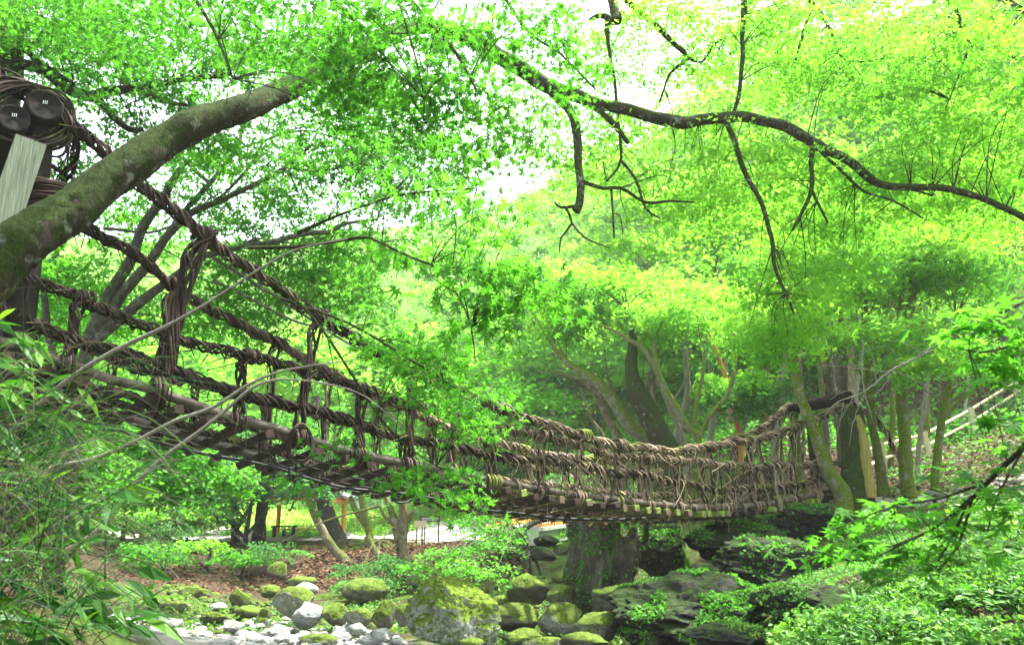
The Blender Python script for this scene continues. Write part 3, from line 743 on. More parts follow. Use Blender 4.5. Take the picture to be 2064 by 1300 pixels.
for key in ('plank', 'plank_moss'):
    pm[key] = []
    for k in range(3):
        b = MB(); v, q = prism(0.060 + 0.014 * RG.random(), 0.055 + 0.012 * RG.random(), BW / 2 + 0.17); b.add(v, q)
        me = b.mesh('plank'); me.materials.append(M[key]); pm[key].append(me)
q = smooth(sp_e, 0.02); s_ = np.concatenate([[0], np.cumsum(np.linalg.norm(np.diff(q, axis=0), axis=1))])
ties = MB(); pos = 0.15; tiers = []
while pos < s_[-1] - 0.1:
    i = int(np.searchsorted(s_, pos)); e = q[i]; t = unit(q[min(i + 3, len(q) - 1)] - q[max(i - 3, 0)])
    dzt = float(np.interp(e[1], TX, TV)); c = far_side(e, .5) + BN3 * (RG.normal() * 0.03 + (0.10 if e[1] < 13 else 0)) - Z3 * (0.142 + 0.01 * RG.random())
    moss = e[1] > 14 and RG.random() < 0.65
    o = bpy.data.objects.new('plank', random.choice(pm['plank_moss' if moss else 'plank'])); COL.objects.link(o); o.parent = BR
    o.location = Vector([float(a) for a in c]) - BR.location
    o.rotation_euler = (RG.normal() * 0.12 - math.asin(t[2]) * -1.0, RG.normal() * 0.01 + math.atan(dzt / BW), math.atan2(BN[1], BN[0]) + RG.normal() * 0.03)
    for off in (0.15, 0.6, 1.1, 1.58):
        if e[1] > 12.5:
            a = far_side(e, off / BW) - Z3 * 0.21
            for _ in range(3 if e[1] > 13 else 2):
                w1 = a + RG.normal(size=3) * 0.015; w2 = w1 - Z3 * (0.05 + 0.05 * RG.random()) + BD3 * RG.normal() * 0.035 + BN3 * RG.normal() * 0.03
                w3 = w2 + Z3 * 0.04 + BD3 * RG.normal() * 0.035
                ties.tube([w1, w2, w3], 0.0065, 3, False)
    pos += (0.385 if e[1] < 13.5 else 0.29) + 0.05 * RG.random()
ties.build('wire_ties', M['wire'], BR, False, 'stuff')
for off in (0.15, 0.6, 1.1, 1.58):
    p = smooth(far_side(sp_e, off / BW) - Z3 * 0.215, 0.3); b = MB(); b.tube(p, 0.008, 5); b.build('deck_cable', M['cable'], BR, True)
u_px = [(60,800),(150,838),(230,866),(400,912),(480,926),(560,944),(625,965),(690,982),(760,990),(830,997),(920,1014),(1000,1031),(1060,1036),(1130,1045),(1250,1047),(1330,1042)]
b = MB(); b.tube(smooth(qs(u_px, 0.35), 0.15), 0.024, 7); b.build('black_cable', M['cable'], BR, True)
b = MB()
b.tube(smooth(qs([(585,905),(583,950),(598,985),(592,1012),(584,1030)], 0.3), 0.05), 0.014, 5)
b.tube(smooth(qs([(597,930),(596,965),(590,1005)], 0.3), 0.05), 0.018, 5)
b.tube(smooth(qs([(540,912),(560,935),(590,944),(640,935),(655,915)], 0.3), 0.05), 0.016, 5)
b.tube(smooth(qs([(790,985),(795,1010),(826,1010),(850,985)], 0.4), 0.05), 0.016, 5)
b.build('loose_vine', M['cable'], BR, True)
b = MB()
b.tube(smooth(qs([(1505,1037),(1512,1046),(1530,1053),(1545,1058)], -0.2), 0.05), 0.011, 5)
for i in range(26):
    px = RG.uniform(900, 1640); c = fe(px) + BN3 * RG.uniform(-0.1, BW); l = RG.uniform(0.15, 0.5)
    b.tube(smooth([c - Z3 * .15, c - Z3 * (.15 + l * .5) + BD3 * RG.normal() * .07, c - Z3 * (.15 + l) + BD3 * RG.normal() * .1], .08), 0.009, 4, False, RG.random())
b.build('loose_vine', M['vine'], BR, True)
b = MB()                                                         # coiled ring hanging by the near edge log
for i in range(9):
    c = fe(600) + np.array([0, 0, -0.12]) - BN3 * 0.12; r1 = 0.17 + 0.05 * RG.random(); r2 = 0.24 + 0.05 * RG.random()
    an = np.linspace(0, 6.28, 22); ph = RG.normal() * .1
    b.tube(c + np.outer(np.cos(an) * r1, BD3) + np.outer(np.sin(an) * r2, Z3) + np.outer(np.sin(an * 2 + ph) * .05, BN3), 0.012, 4, False, RG.random())
b.build('vine_ring', M['vine'], BR, True)

# near end: two crossbeam logs, post, pale brace, vine coils
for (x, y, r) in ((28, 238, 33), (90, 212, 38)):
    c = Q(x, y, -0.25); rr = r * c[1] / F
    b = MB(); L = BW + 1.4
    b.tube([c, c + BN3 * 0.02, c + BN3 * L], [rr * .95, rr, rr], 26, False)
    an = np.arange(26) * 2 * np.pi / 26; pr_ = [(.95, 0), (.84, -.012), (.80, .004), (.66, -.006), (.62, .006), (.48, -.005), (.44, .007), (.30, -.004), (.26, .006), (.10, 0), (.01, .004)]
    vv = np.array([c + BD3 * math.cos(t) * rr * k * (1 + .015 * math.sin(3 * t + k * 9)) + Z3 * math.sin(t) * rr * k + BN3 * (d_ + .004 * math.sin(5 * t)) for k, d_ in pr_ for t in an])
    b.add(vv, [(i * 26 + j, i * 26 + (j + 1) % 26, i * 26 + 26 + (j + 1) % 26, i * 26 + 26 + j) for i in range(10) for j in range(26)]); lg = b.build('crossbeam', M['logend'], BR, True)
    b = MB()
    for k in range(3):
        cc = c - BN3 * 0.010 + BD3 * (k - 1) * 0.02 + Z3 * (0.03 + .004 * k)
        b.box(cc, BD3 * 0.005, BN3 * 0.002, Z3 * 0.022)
    b.build('painted_glint', M['metal'], lg)  # pale strips painted on as glints of sky on the log end
def post(px0, py0, off, rpx, px1, py1, m='logend', nm='post', ground_it=True):
    a = Q(px0, py0, off); c = Q(px1, py1, off); r = rpx * a[1] / F
    if ground_it: c = c + (c - a) * 0.0; c[2] = min(c[2], gz1(c[0], c[1]) - 0.2)
    b = MB(); b.tube(smooth([a, (a + c) / 2, c], 0.3), r, 12); return b.build(nm, M[m], BR, True)
post(80, 250, 0.1, 30, 70, 620); post(40, 330, BW, 24, 40, 560)
a, c = Q(62, 285, -0.35), Q(-60, 640, -0.35)
b = MB(); b.beam(a, c, 0.34, 0.12, BN3); b.build('brace', M['brace'], BR)
b = MB()
for i in range(34):
    o = -0.15 + 0.5 * RG.random(); c = (Q(28, 238, o) + Q(90, 212, o)) / 2; k = 0.95 + 0.3 * RG.random(); an = np.linspace(0, 6.28, 30) + RG.random() * 6
    tl = RG.normal() * .12
    pp = c + np.outer(np.cos(an) * 0.43 * k, BD3) + np.outer(np.sin(an) * 0.36 * k - tl * np.cos(an), Z3) + np.outer(np.sin(an + 1) * 0.08, BN3) - Z3 * .03
    b.tube(pp, 0.012 + 0.008 * RG.random(), 4, False, RG.random())
b.build('vine_coil', M['vine'], BR, True)
b = MB()
for i in range(26):
    c = Q(82, 392, -0.05) + Z3 * RG.normal() * 0.09; k = 0.9 + 0.35 * RG.random(); an = np.linspace(0, 6.28, 24); tl = 0.15 + RG.normal() * .08
    b.tube(c + np.outer(np.cos(an) * 0.24 * k, BD3) + np.outer(np.sin(an) * 0.24 * k, BN3) + np.outer(np.cos(an) * tl * .3, Z3), 0.014, 4, False, RG.random())
b.build('vine_coil', M['vine'], BR, True)
rope('stay_rope', [Q(-120, 60, .2), Q(0, 150, .15), Q(60, 195, 0.1)], 0.09, 9, 0.028, 0.6, fuzz=10, seed=21)
rope('stay_rope', [Q(120, 235, .1), Q(150, 310, .5), Q(110, 400, 1.2)], 0.05, 6, 0.02, 0.6, fuzz=20, seed=22)

# far end: crossbeam, posts
a, c = Q(1590, 825, BW + .2), Q(1712, 800, -0.1)
b = MB(); b.tube([a, c], [.16, .17], 14); b.build('crossbeam', M['logend'], BR, True)
for (x, y, off, r, m) in ((1600, 830, BW, 9, 'bark_green'), (1632, 835, 1.6, 9, 'plank'), (1704, 815, 0, 12, 'bark_green')):
    a = Q(x, y, off); c = a.copy(); c[2] = gz1(a[0], a[1]) - 0.2; b = MB(); b.tube([a, c], r * a[1] / F, 10); b.build('post', M[m], BR, True)
rope('stay_rope', [Q(1712, 812, 0), Q(1775, 860, 0), Q(1830, 955, 0)], 0.07, 7, 0.022, 0.6, fuzz=14, seed=23)
for k in range(3):                                              # the weave of hanging vines closing the far end
    rope('end_rope', [Q(1575 + 22 * k, 838 - 6 * k, BW * (0.9 - .3 * k)), Q(1560 + 30 * k, 985, BW * (0.9 - .3 * k))], 0.035, 5, 0.015, 0.5, fuzz=12, seed=30 + k)

# ------------------------------------------------------------------ rocks of the river bed and the bank
rock(918,1238,92,84,13.6,'rock_cap','huge rounded boulder with white lichen face and mossy top in the bottom middle',3,6,None,12,.12,plants=350,psize=.035)
rock(592,1220,44,36,18.5,'rock_half','pale boulder with a mossy cap, left of the two boulders that touch',5,4)
rock(619,1238,31,27,17.3,'rock_pale','blocky whitish boulder propped in front of the moss capped one',6,4)
rock(617,1188,24,14,20.0,'rock_pale','pointed whitish rock peeping over the moss capped boulder',8,3)
rock(672,1240,30,24,17.4,'rock_moss','yellow green mossy boulder right of the blocky whitish one',9,4)
rock(723,1246,32,20,16.6,'rock_half','long low grey boulder with thin moss, between two mossy ones',10,4)
rock(774,1237,26,30,16.2,'rock_moss','upright egg shaped mossy boulder left of the huge boulder',11,4)
rock(812,1240,18,22,15.6,'rock_moss','narrow mossy boulder squeezed against the huge boulder',12,3)
rock(484,1205,22,20,22.0,'rock_moss','mossy lump standing alone at the foot of the leaf covered bank',13,3)
rock(503,1232,30,13,19.8,'rock_moss','long tilted mossy slab left of the pale boulders',14,3)
rock(535,1236,14,11,19.0,'rock_moss','small mossy stone beside the tilted slab',15,3)
rock(765,1283,24,18,14.8,'rock_pale','round white stone just left of the huge boulder, lowest row',16,4)
rock(722,1270,22,13,15.6,'rock_pale','cracked whitish stone beside the round white one',17,4)
rock(683,1272,14,12,15.8,'rock_pale','small smooth white stone in the gap of the boulders',18,3)
rock(340,1258,26,14,18.0,'rock_pale','bluish pale stone lying tilted among the river shallows',19,4)
rock(308,1252,30,14,18.8,'rock_pale','ribbed grey stone left of the bluish tilted one',20,4)
rock(232,1262,34,24,17.5,'rock_pale','broad white sunlit rock behind the bamboo grass',21,4)
rock(440,1222,18,9,21.0,'rock_pale','flat grey stone at the dark foot of the bank',22,3)
rock(560,1152,24,20,27.0,'rock_moss','green mossy rock half sunk in the leaf litter',23,3)
rock(607,1172,30,17,24.5,'rock_moss','dark mossy rock below the sunk one on the bank',24,3)
rock(740,1190,50,24,22.5,'rock_moss','wide dark mossy boulder under the leaning maple spray',25,4)
rock(862,1163,44,26,24.0,'rock_moss','dark mossy block behind the slim twin tree',26,4)
rock(1062,1186,46,32,18.5,'rock_moss','round deep green boulder left of the cliff pillar',31,4)
rock(1130,1200,30,26,18.0,'rock_moss','small dark green boulder tucked at the foot of the pillar',32,4)
rock(1128,1248,48,32,15.5,'rock_half','dark boulder with thin moss in front of the pillar foot',33,4)
rock(1040,1242,52,27,15.8,'rock_moss','low brown green boulder between the huge boulder and the dark one',34,4)
rock(978,1278,20,17,14.0,'rock_moss','small jagged mossy rock at the huge boulder\'s lower right',35,4)
rock(1050,1284,45,17,13.6,'rock_moss','flat mossy cushion shaped rock in the lowest row',36,4)
rock(950,1296,24,12,13.0,'rock_moss','half cut mossy stone at the very bottom edge',37,3)
rock(1105,1300,50,16,12.4,'rock_half','pale flat slab at the very bottom edge',38,4)
rock(1200,1262,56,30,12.8,'rock_moss','mossy wedge of rock left of the great dark slab',39,4)
rock(1180,1292,50,18,12.2,'rock_moss','low moss covered hump in the lower middle',40,4)
for i, (x, y, rx, ry) in enumerate([(1095,1118,30,17),(1140,1108,26,14),(1112,1144,22,14),(1136,1162,26,15),(1100,1090,26,14),(1165,1140,22,16)]):
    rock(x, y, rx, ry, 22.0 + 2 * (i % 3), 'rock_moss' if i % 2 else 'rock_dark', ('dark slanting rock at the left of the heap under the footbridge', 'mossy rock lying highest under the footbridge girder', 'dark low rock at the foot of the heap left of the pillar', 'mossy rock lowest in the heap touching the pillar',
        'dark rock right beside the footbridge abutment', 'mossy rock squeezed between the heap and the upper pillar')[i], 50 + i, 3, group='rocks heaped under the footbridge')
for i, (x, y, rx, ry, Y, m, l) in enumerate([(200,1200,40,18,23,'rock_moss','dark mossy boulder behind the bamboo grass at the edge of the bank'),(280,1190,34,14,25,'rock_moss','low mossy boulder below the leaf litter at the left'),(395,1195,30,14,24,'rock_moss','rounded mossy boulder left of the lone mossy lump'),
    (350,1222,38,13,21,'rock_half','long flat grey boulder across the river shallows'),(430,1245,32,12,18.5,'rock_moss','moss green slab beside the white gravel'),(545,1190,26,14,23.5,'rock_moss','dim mossy boulder behind the tilted slab'),(470,1262,26,13,17,'rock_pale','broad pale river rock among the white gravel'),
    (560,1272,34,15,16.2,'rock_pale','pale ribbed river rock below the moss capped boulder'),(640,1290,44,15,14.8,'rock_half','flat grey boulder at the bottom edge below the blocky whitish one'),(390,1285,52,16,15.8,'rock_pale','large flat pale rock at the bottom edge among the gravel'),(250,1292,44,15,15.6,'rock_pale','large flat pale rock at the bottom edge nearest the bamboo grass'),
    (840,1212,20,14,17.5,'rock_moss','mossy stone peeping above the narrow squeezed boulder'),(1010,1215,22,14,18.5,'rock_moss','little mossy boulder right of the huge boulder\'s top')]):
    rock(x, y, rx, ry, Y, m, l, 500 + i, 4, None, 11, .15, .3 * i)
# the cliff pillar
v, f = rock_verts((1.0, 1.0, 1.0), 77, 6, 7, .06, 0.2)
v = v * np.array([.95, 1.35, 1.9]) * np.where(np.abs(v[:, 2:3]) < .9, 1, 1.0)
st_ = np.array([mnoise.fractal(Vector((a[0] * 2.6, a[1] * 2.6, a[2] * .9)), .8, 2.1, 5) + .5 * abs(mnoise.fractal(Vector((a[0] * 5, a[1] * 5, a[2] * 3.2 + 4)), .8, 2.1, 4)) for a in v])
ra = np.hypot(v[:, 0], v[:, 1])[:, None]; v[:, :2] *= (1 + .17 * st_)[:, None]; v[:, 0] *= 1 + .10 * v[:, 2]; v[:, 0] += .12 * np.sin(v[:, 2] * 1.3)
c = P(1226, 1148, 18.6); pv0 = v.copy(); v = v + c
b = MB(); b.add(v, None, f); o = b.build('cliff_pillar', M['rock_wall'], None, True); tag(o, 'tall upright pillar of streaked mossy rock below the bridge', 'rock'); rock_plants(o, pv0, f, c, 2600, .06, 5, 'leaf_mid', -.1, -.1); o.children[0].location = (0, 0, 0)
rock(1330,1105,70,62,20.5,'rock_wall','shadowed rock buttress right behind the cliff pillar',78,5,None,10,.2,plants=1500,psize=.07,pm='leaf_mid',name='rock_face',cat='rock')
rock(1300,1212,105,50,14.5,'rock_moss','broad moss topped boulder with saplings growing on it',41,5,None,9,.16,plants=5000,psize=.05)
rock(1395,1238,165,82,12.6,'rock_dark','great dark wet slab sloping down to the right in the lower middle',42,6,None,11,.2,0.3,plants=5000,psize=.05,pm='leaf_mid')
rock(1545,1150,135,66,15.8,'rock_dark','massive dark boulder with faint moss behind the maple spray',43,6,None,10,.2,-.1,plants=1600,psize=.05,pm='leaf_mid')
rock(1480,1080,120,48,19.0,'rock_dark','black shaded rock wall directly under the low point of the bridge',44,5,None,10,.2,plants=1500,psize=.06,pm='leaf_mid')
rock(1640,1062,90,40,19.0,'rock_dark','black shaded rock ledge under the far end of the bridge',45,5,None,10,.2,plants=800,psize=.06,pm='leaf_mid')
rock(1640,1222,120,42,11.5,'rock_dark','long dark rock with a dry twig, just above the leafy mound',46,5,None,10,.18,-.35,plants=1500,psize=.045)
rock(1480,1290,110,34,10.2,'rock_dark','low black rock at the bottom edge left of the leafy mound',47,5,None,10,.18,-.2,plants=800,psize=.04)
rock(1420,1160,34,26,16.5,'rock_dark','grey streaked rock wedged between the two dark boulders',48,4)
rock(1870,1160,40,28,10.8,'rock_dark','dark block of rock above the leafy mound',49,4)
rock(1770,1290,90,24,6.8,'rock_dark','black wet rock peeping from under the leafy mound at the bottom',60,4)
rock(1990,1275,75,22,6.4,'rock_dark','dark rock with a mossy shelf in the bottom corner',61,4)
for i in range(60):                                             # cobbles along the edge of the river
    if i < 30: x, Y = RG.uniform(170, 800), RG.uniform(14.5, 17.5)
    else: x, Y = RG.uniform(150, 1180), RG.uniform(15, 23)
    c = ground_at(x, Y); r = RG.uniform(0.08, 0.30)
    v, f = rock_verts((r, r * RG.uniform(.6, 1), r * RG.uniform(.4, .75)), 200 + i, 3, 8, .1)
    b = MB(); b.add(v, None, f); me = b.mesh('river_stone', True); pale = i < 30 and x < 760
    me.materials.append(M['rock_pale' if pale else ('rock_half' if i % 3 else 'rock_moss')])
    o = bpy.data.objects.new('river_stone', me); COL.objects.link(o); o.location = (c[0], c[1], c[2] + r * .2)
    if pale: tag(o, 'small pale stone lying in the shallow river', 'stone', 'pale stones in the shallows')
    else: tag(o, 'small greenish stone scattered between the boulders', 'stone', 'greenish stones between the boulders')
# the bulk of the cobbles in the shallows
mb = MB()
for i in range(650):
    x, Y = RG.uniform(-150, 820), RG.uniform(13, 20); c = ground_at(x, Y); r = RG.uniform(0.05, 0.17)
    v, f = rock_verts((r, r * .8, r * .6), 900 + i % 40, 2, 6, .1); mb.add(v + c + [0, 0, .02], None, f)
mb.build('gravel_bar', M['rock_pale'], None, True, 'stuff')
mb = MB()
for i in range(420):
    x, Y = RG.uniform(350, 1250), RG.uniform(17, 27); c = ground_at(x, Y); r = RG.uniform(0.05, 0.17)
    v, f = rock_verts((r, r * .8, r * .6), 900 + i % 40, 2, 6, .1); mb.add(v + c + [0, 0, .02], None, f)
mb.build('bank_rubble', M['rock_moss'], None, True, 'stuff')

# fallen leaves on the bank and slopes
def litter(n, boxes, size, name):
    mb = MB(); P_ = []
    for (x0, x1, y0, y1) in boxes:
        k = n // len(boxes); P_.append(np.column_stack([RG.uniform(x0, x1, k), RG.uniform(y0, y1, k)]))
    xy = np.vstack(P_); z = gz(xy[:, 0], xy[:, 1])
    rgh = np.array([mnoise.fractal(Vector((a * .5, b * .5, 0)), .9, 2.0, 6) for a, b in xy]) * np.where(xy[:, 1] > 45, .5, .16)
    m = len(xy); nr = RG.normal(size=(m, 3)) * .4 + [0, 0, 1]
    put_leaves(mb, np.column_stack([xy, z + rgh + .03]), nr, RG.normal(size=(m, 3)), size * (.6 + .8 * RG.random(m)), LEAF1)
    return mb.build(name, M['litter'], None, False, 'stuff')
litter(14000, [(-13, -1, 25, 37), (-8, 1.5, 27, 36), (8, 20, 19, 36)], 0.13, 'fallen_leaves')

def cover(name, boxes, n, size, tpl, m, h=0.1, wild=.5, mask=None):
    """low ground cover: leaves standing just over the soil"""
    mb = MB(); P_ = []
    for (px0, px1, y0, y1) in boxes:
        k = n // len(boxes); Y = RG.uniform(y0, y1, k); px = RG.uniform(px0, px1, k)
        P_.append(np.column_stack([(px - 1032) / F * Y / (CP), Y]))
    xy = np.vstack(P_)
    cl = np.array([mnoise.noise(Vector((a * 1.3, b * 1.3, 3))) for a, b in xy])
    keep = cl > -0.18; xy = xy[keep]; cl = cl[keep]; z = gz(xy[:, 0], xy[:, 1]); m_ = len(xy)
    p = np.column_stack([xy, z + h * (RG.random(m_) * (1 + 2.0 * np.clip(cl, 0, 1)))])
    nr = RG.normal(size=(m_, 3)) * wild + [0, -.25, .8]
    put_leaves(mb, p, nr, RG.normal(size=(m_, 3)) + [0, 0, .2], size * (.5 + RG.random(m_)), tpl)
    return mb.build(name, M[m], None, False, 'stuff')
cover('ground_ivy', [(1500, 2120, 5.6, 7.6), (1680, 2140, 7.2, 9.6)], 22000, 0.042, LEAF1, 'leaf_herb', .2, .7)
cover('clover_patch', [(1560, 2140, 5.6, 8.6)], 3500, 0.085, LEAF5, 'leaf_herb', .16, .35)
cover('undergrowth', [(1860, 2150, 10, 19), (1750, 2150, 20, 30)], 8000, 0.10, LEAF1, 'leaf_herb', .25)
cover('moss_tufts', [(300, 1100, 17, 23), (900, 1300, 12, 22)], 12000, 0.07, LEAF1, 'leaf_herb', .10)
cover('hillside_undergrowth', [(1000, 1500, 30, 50), (1500, 2150, 28, 44)], 22000, 0.20, LEAF1, 'leaf_mid', .5)

cover('fern_fronds', [(1540, 2140, 5.6, 9.4)], 1100, 0.11, LANCE, 'leaf_mid', .2, .45)
cover('lawn_grass', [(480, 1000, 45, 78)], 24000, 0.17, LEAF1, 'leaf_lit', .25, .6)
cover('rock_moss_tufts', [(1450, 1950, 10, 18)], 14000, 0.05, LEAF1, 'leaf_mid', .10)
litter(1500, [(1.8, 6.0, 5.6, 9.5)], 0.06, 'dead_leaves')
# herbs that can be told apart on the leafy mound
herbs = [(1830,1150,8.6,'tall fresh herb at the crest of the leafy mound',.30),(1600,1265,7.2,'low herb at the left end of the leafy mound',.18),(1740,1195,7.9,'bushy herb left of the crest on the mound',.24),
         (1960,1190,7.8,'arching herb beside the dark rocks of the mound',.28),(2030,1170,7.6,'big leaved herb by the frame\'s lower right edge',.34),(1890,1235,6.9,'spreading herb with serrated leaves mid mound',.24),(1690,1250,7.0,'pale yellow green herb low on the mound',.2),(1990,1240,6.4,'white flecked herb at the lower right of the mound',.22),
         (1530,1285,7.3,'tiny herb at the mound\'s foot by the black rock',.13)]
for (px, py, Y, lab, h) in herbs:
    c = P(px, py, Y); c[2] = gz1(c[0], c[1]); t = thing('herb_plant', lab, 'plant', c)
    sb = MB(); lp, ln, lt, ls = [], [], [], []
    for k in range(13):
        th = RG.random() * 6.28; L = h * RG.uniform(.6, 1.3); e = c + np.array([math.cos(th) * L * .8, math.sin(th) * L * .8, L * .75])
        p = smooth([c, c * .5 + e * .5 + [0, 0, .25 * L], e], .03); sb.tube(p, .003, 3, False)
        for j in range(len(p) // 3, len(p), 2):
            for sgn in (-1, 1):
                d = np.array([-math.sin(th) * sgn, math.cos(th) * sgn, 0.1]) + np.array([math.cos(th), math.sin(th), 0]) * .6
                lp.append(p[j]); lt.append(d); ln.append(RG.normal(size=3) * .25 + [0, -.2, 1]); ls.append(h * RG.uniform(.28, .5))
    sb.build('stem', M['grass'], t, True)
    mb = MB(); put_leaves(mb, np.array(lp), np.array(ln), np.array(lt), np.array(ls), (LANCE[0] * [2.2, 1, 1], LANCE[1])); mb.build('foliage', M['leaf_herb'], t, False, 'stuff')

# ------------------------------------------------------------------ rest pavilion, signs, footbridge, fence
c0 = P(610, 1080, 44.0); c0[2] = gz1(c0[0], c0[1])
hx, hy = 1.8, 1.6; z0 = c0[2]; ze = P(0, 1003, 44)[2]; zt = P(0, 980, 44)[2] + .25
PV = thing('rest_pavilion', 'open orange timber pavilion with a grey tiled roof beyond the river', 'pavilion', c0)
for sx in (-1, 1):
    for sy in (-1, 1):
        a = np.array([c0[0] + sx * hx, c0[1] + sy * hy, z0 - .1]); b = MB(); b.tube([a, a + [0, 0, ze - z0 + .1]], .12, 10); b.build('post', M['orange_post'], PV, True)
b = MB()
for s_ in (-1, 1):
    b.beam((c0[0] - hx - .4, c0[1] + s_ * hy, ze), (c0[0] + hx + .4, c0[1] + s_ * hy, ze), .14, .18)
    b.beam((c0[0] + s_ * hx, c0[1] - hy - .4, ze - .19), (c0[0] + s_ * hx, c0[1] + hy + .4, ze - .19), .14, .18)
b.build('eaves_beam', M['orange_post'], PV)
b = MB(); ex = .75
base = [(c0[0] - hx - ex, c0[1] - hy - ex, ze - .06), (c0[0] + hx + ex, c0[1] - hy - ex, ze - .06), (c0[0] + hx + ex, c0[1] + hy + ex, ze - .06), (c0[0] - hx - ex, c0[1] + hy + ex, ze - .06)]
top = [(c0[0] - .5, c0[1], zt), (c0[0] + .5, c0[1], zt)]
vv = base + top + [(x, y, z + .1) for x, y, z in base] + [(x, y, z + .1) for x, y, z in top]
b.add(vv, [(6, 7, 11, 10), (8, 9, 10, 11), (1, 0, 4, 5), (3, 2, 5, 4), (0, 1, 7, 6), (1, 2, 8, 7), (2, 3, 9, 8), (3, 0, 6, 9)], [(7, 8, 11), (9, 6, 10), (2, 1, 5), (0, 3, 4)])
rf = b.build('roof', M['roof_slate'], PV)
for k in range(9):                                              # courses of roof tiles on the front and left slopes
    t = (k + .5) / 9; l = np.array(vv[6]) * (1 - t) + np.array(vv[10]) * t; r = np.array(vv[7]) * (1 - t) + np.array(vv[11]) * t
    b = MB(); b.beam(l + [0, -.02, .03], r + [0, -.02, .03], .12, .04); b.build('tile_course', M['roof_slate'], rf)
for (x0, x1, y_, nm) in ((-1.4, 1.4, .9, 'bench'), (-1.5, -.2, -.6, 'table')):
    t = thing(nm, 'long brown bench at the back inside the pavilion' if nm == 'bench' else 'low dark table inside the pavilion on its left side', nm, (c0[0] + x0, c0[1] + y_, z0))
    b = MB(); zz = .45 if nm == 'bench' else .6
    b.box((c0[0] + (x0 + x1) / 2, c0[1] + y_, z0 + zz), ((x1 - x0) / 2, 0, 0), (0, .22, 0), (0, 0, .04)); b.build('seat' if nm == 'bench' else 'tabletop', M['orange_post' if nm == 'bench' else 'board_dark'], t)
    for x in (x0 + .15, x1 - .15):
        b = MB(); b.box((c0[0] + x, c0[1] + y_, z0 + zz / 2 - .02), (.05, 0, 0), (0, .18, 0), (0, 0, zz / 2 - .02)); b.build('leg', M['board_dark'], t)
# a second shelter far behind, only its white posts show
sh = P(795, 1000, 70.0); sh[2] = gz1(sh[0], sh[1]) - .2
t = thing('far_shelter', 'grey walled shed with white corner posts far up the bright lawn', 'shed', sh)
zt_ = P(0, 958, 70)[2]
b = MB(); b.box((sh[0] - 1.2, sh[1] + .6, (sh[2] + zt_) / 2), (2.6, 0, 0), (0, .5, 0), (0, 0, (zt_ - sh[2]) / 2)); b.build('wall', M['concrete'], t)
for x in (725, 770):
    a = P(x, 1000, 69.3); b = MB(); b.beam((a[0], a[1], sh[2]), (a[0], a[1], zt_), .25, .25, (0, 1, 0)); b.build('post', M['letter'], t)
b = MB(); b.box((sh[0] - 1.2, sh[1] + .3, zt_ + .1), (3.1, 0, 0), (0, 1.2, 0), (0, 0, .1)); b.build('roof', M['roof_slate'], t)

def sign(pxs, y0, y1, Y, legs, m, lab, text=False):
    a, c = P(pxs[0], y0, Y), P(pxs[1], y1, Y); g_ = gz1(a[0], Y) - .1
    t = thing('sign_board', lab, 'sign', ((a[0] + c[0]) / 2, Y, g_))
    b = MB(); b.box((a + c) / 2, ((c[0] - a[0]) / 2, 0, 0), (0, .03, 0), (0, 0, abs(a[2] - c[2]) / 2)); pn = b.build('board', M[m], t)
    for lx in legs:
        q_ = P(lx, y1, Y); b = MB(); b.beam((q_[0], Y + .06, g_), (q_[0], Y + .06, a[2] - .02), .05, .05, (0, 1, 0)); b.build('leg', M['plank' if text else 'bark_brown'], t)
    if text:                                                    # one row of tall white characters over a thin row of small ones
        b = MB(); W_ = c[0] - a[0]; H_ = a[2] - c[2]; n_ = 11
        for k in range(n_):
            x = a[0] + W_ * (.12 + .78 * k / (n_ - 1)); z = c[2] + H_ * .60; sw = W_ * .026
            for dz in ((-.9, 0, .9) if k % 2 else (-.6, .8)): b.box((x, Y - .034, z + dz * H_ * .15), (sw, 0, 0), (0, .003, 0), (0, 0, H_ * .035))
            for dx in ((-.6, .5) if k % 3 else (0,)): b.box((x + dx * sw, Y - .034, z), (sw * .22, 0, 0), (0, .003, 0), (0, 0, H_ * .17))
        for k in range(22): b.box((a[0] + W_ * (.14 + .034 * k), Y - .034, c[2] + H_ * .24), (W_ * .010, 0, 0), (0, .003, 0), (0, 0, H_ * .04))
        b.build('lettering', M['letter'], pn)
sign((846, 887), 1040, 1051, 35.0, (851, 884), 'board_dark', 'dark notice board with a row of white characters beside the twin tree', True)
sign((835, 859), 1049, 1062, 34.0, (840, 856), 'board_pale', 'small pale notice board on two thin legs in front of the dark one')

fb0, fb1 = P(1075, 1084, 30.0), P(1175, 1068, 34.0)
FB = thing('wooden_footbridge', 'short pale concrete footbridge with an orange wooden railing left of the cliff pillar', 'bridge', fb0)
d = unit(fb1 - fb0); dn = unit(np.array([-d[1], d[0], 0]))
b = MB(); b.beam(fb0 - d * .3, fb1, .3, .48); b.beam(fb0 + dn * 1.6 - d * .3, fb1 + dn * 1.6, .3, .48); b.beam(fb0 + dn * .8 - d * .3 + Z3 * .29, fb1 + dn * .8 + Z3 * .29, 2.1, .12); b.build('girder', M['concrete'], FB)
for s_ in (-.15, 1.75):
    Lb = np.linalg.norm(fb1 - fb0); o_ = dn * s_
    for h in (.42, 1.02):
        b = MB(); b.beam(fb0 + o_ + Z3 * h - d * .5, fb1 + o_ + Z3 * h, .07, .09); b.build('rail', M['orange_post'], FB)
    k = 0.0
    while k < Lb:
        b = MB(); a = fb0 + o_ + d * k; b.beam(a + Z3 * .36, a + Z3 * 1.0, .045, .045, BD3); b.build('baluster', M['orange_post'], FB); k += .19
b = MB(); b.beam(P(1072, 1098, 29.5), P(1072, 1060, 29.5), .5, .4, (0, 1, 0)); b.build('abutment', M['concrete'], FB)
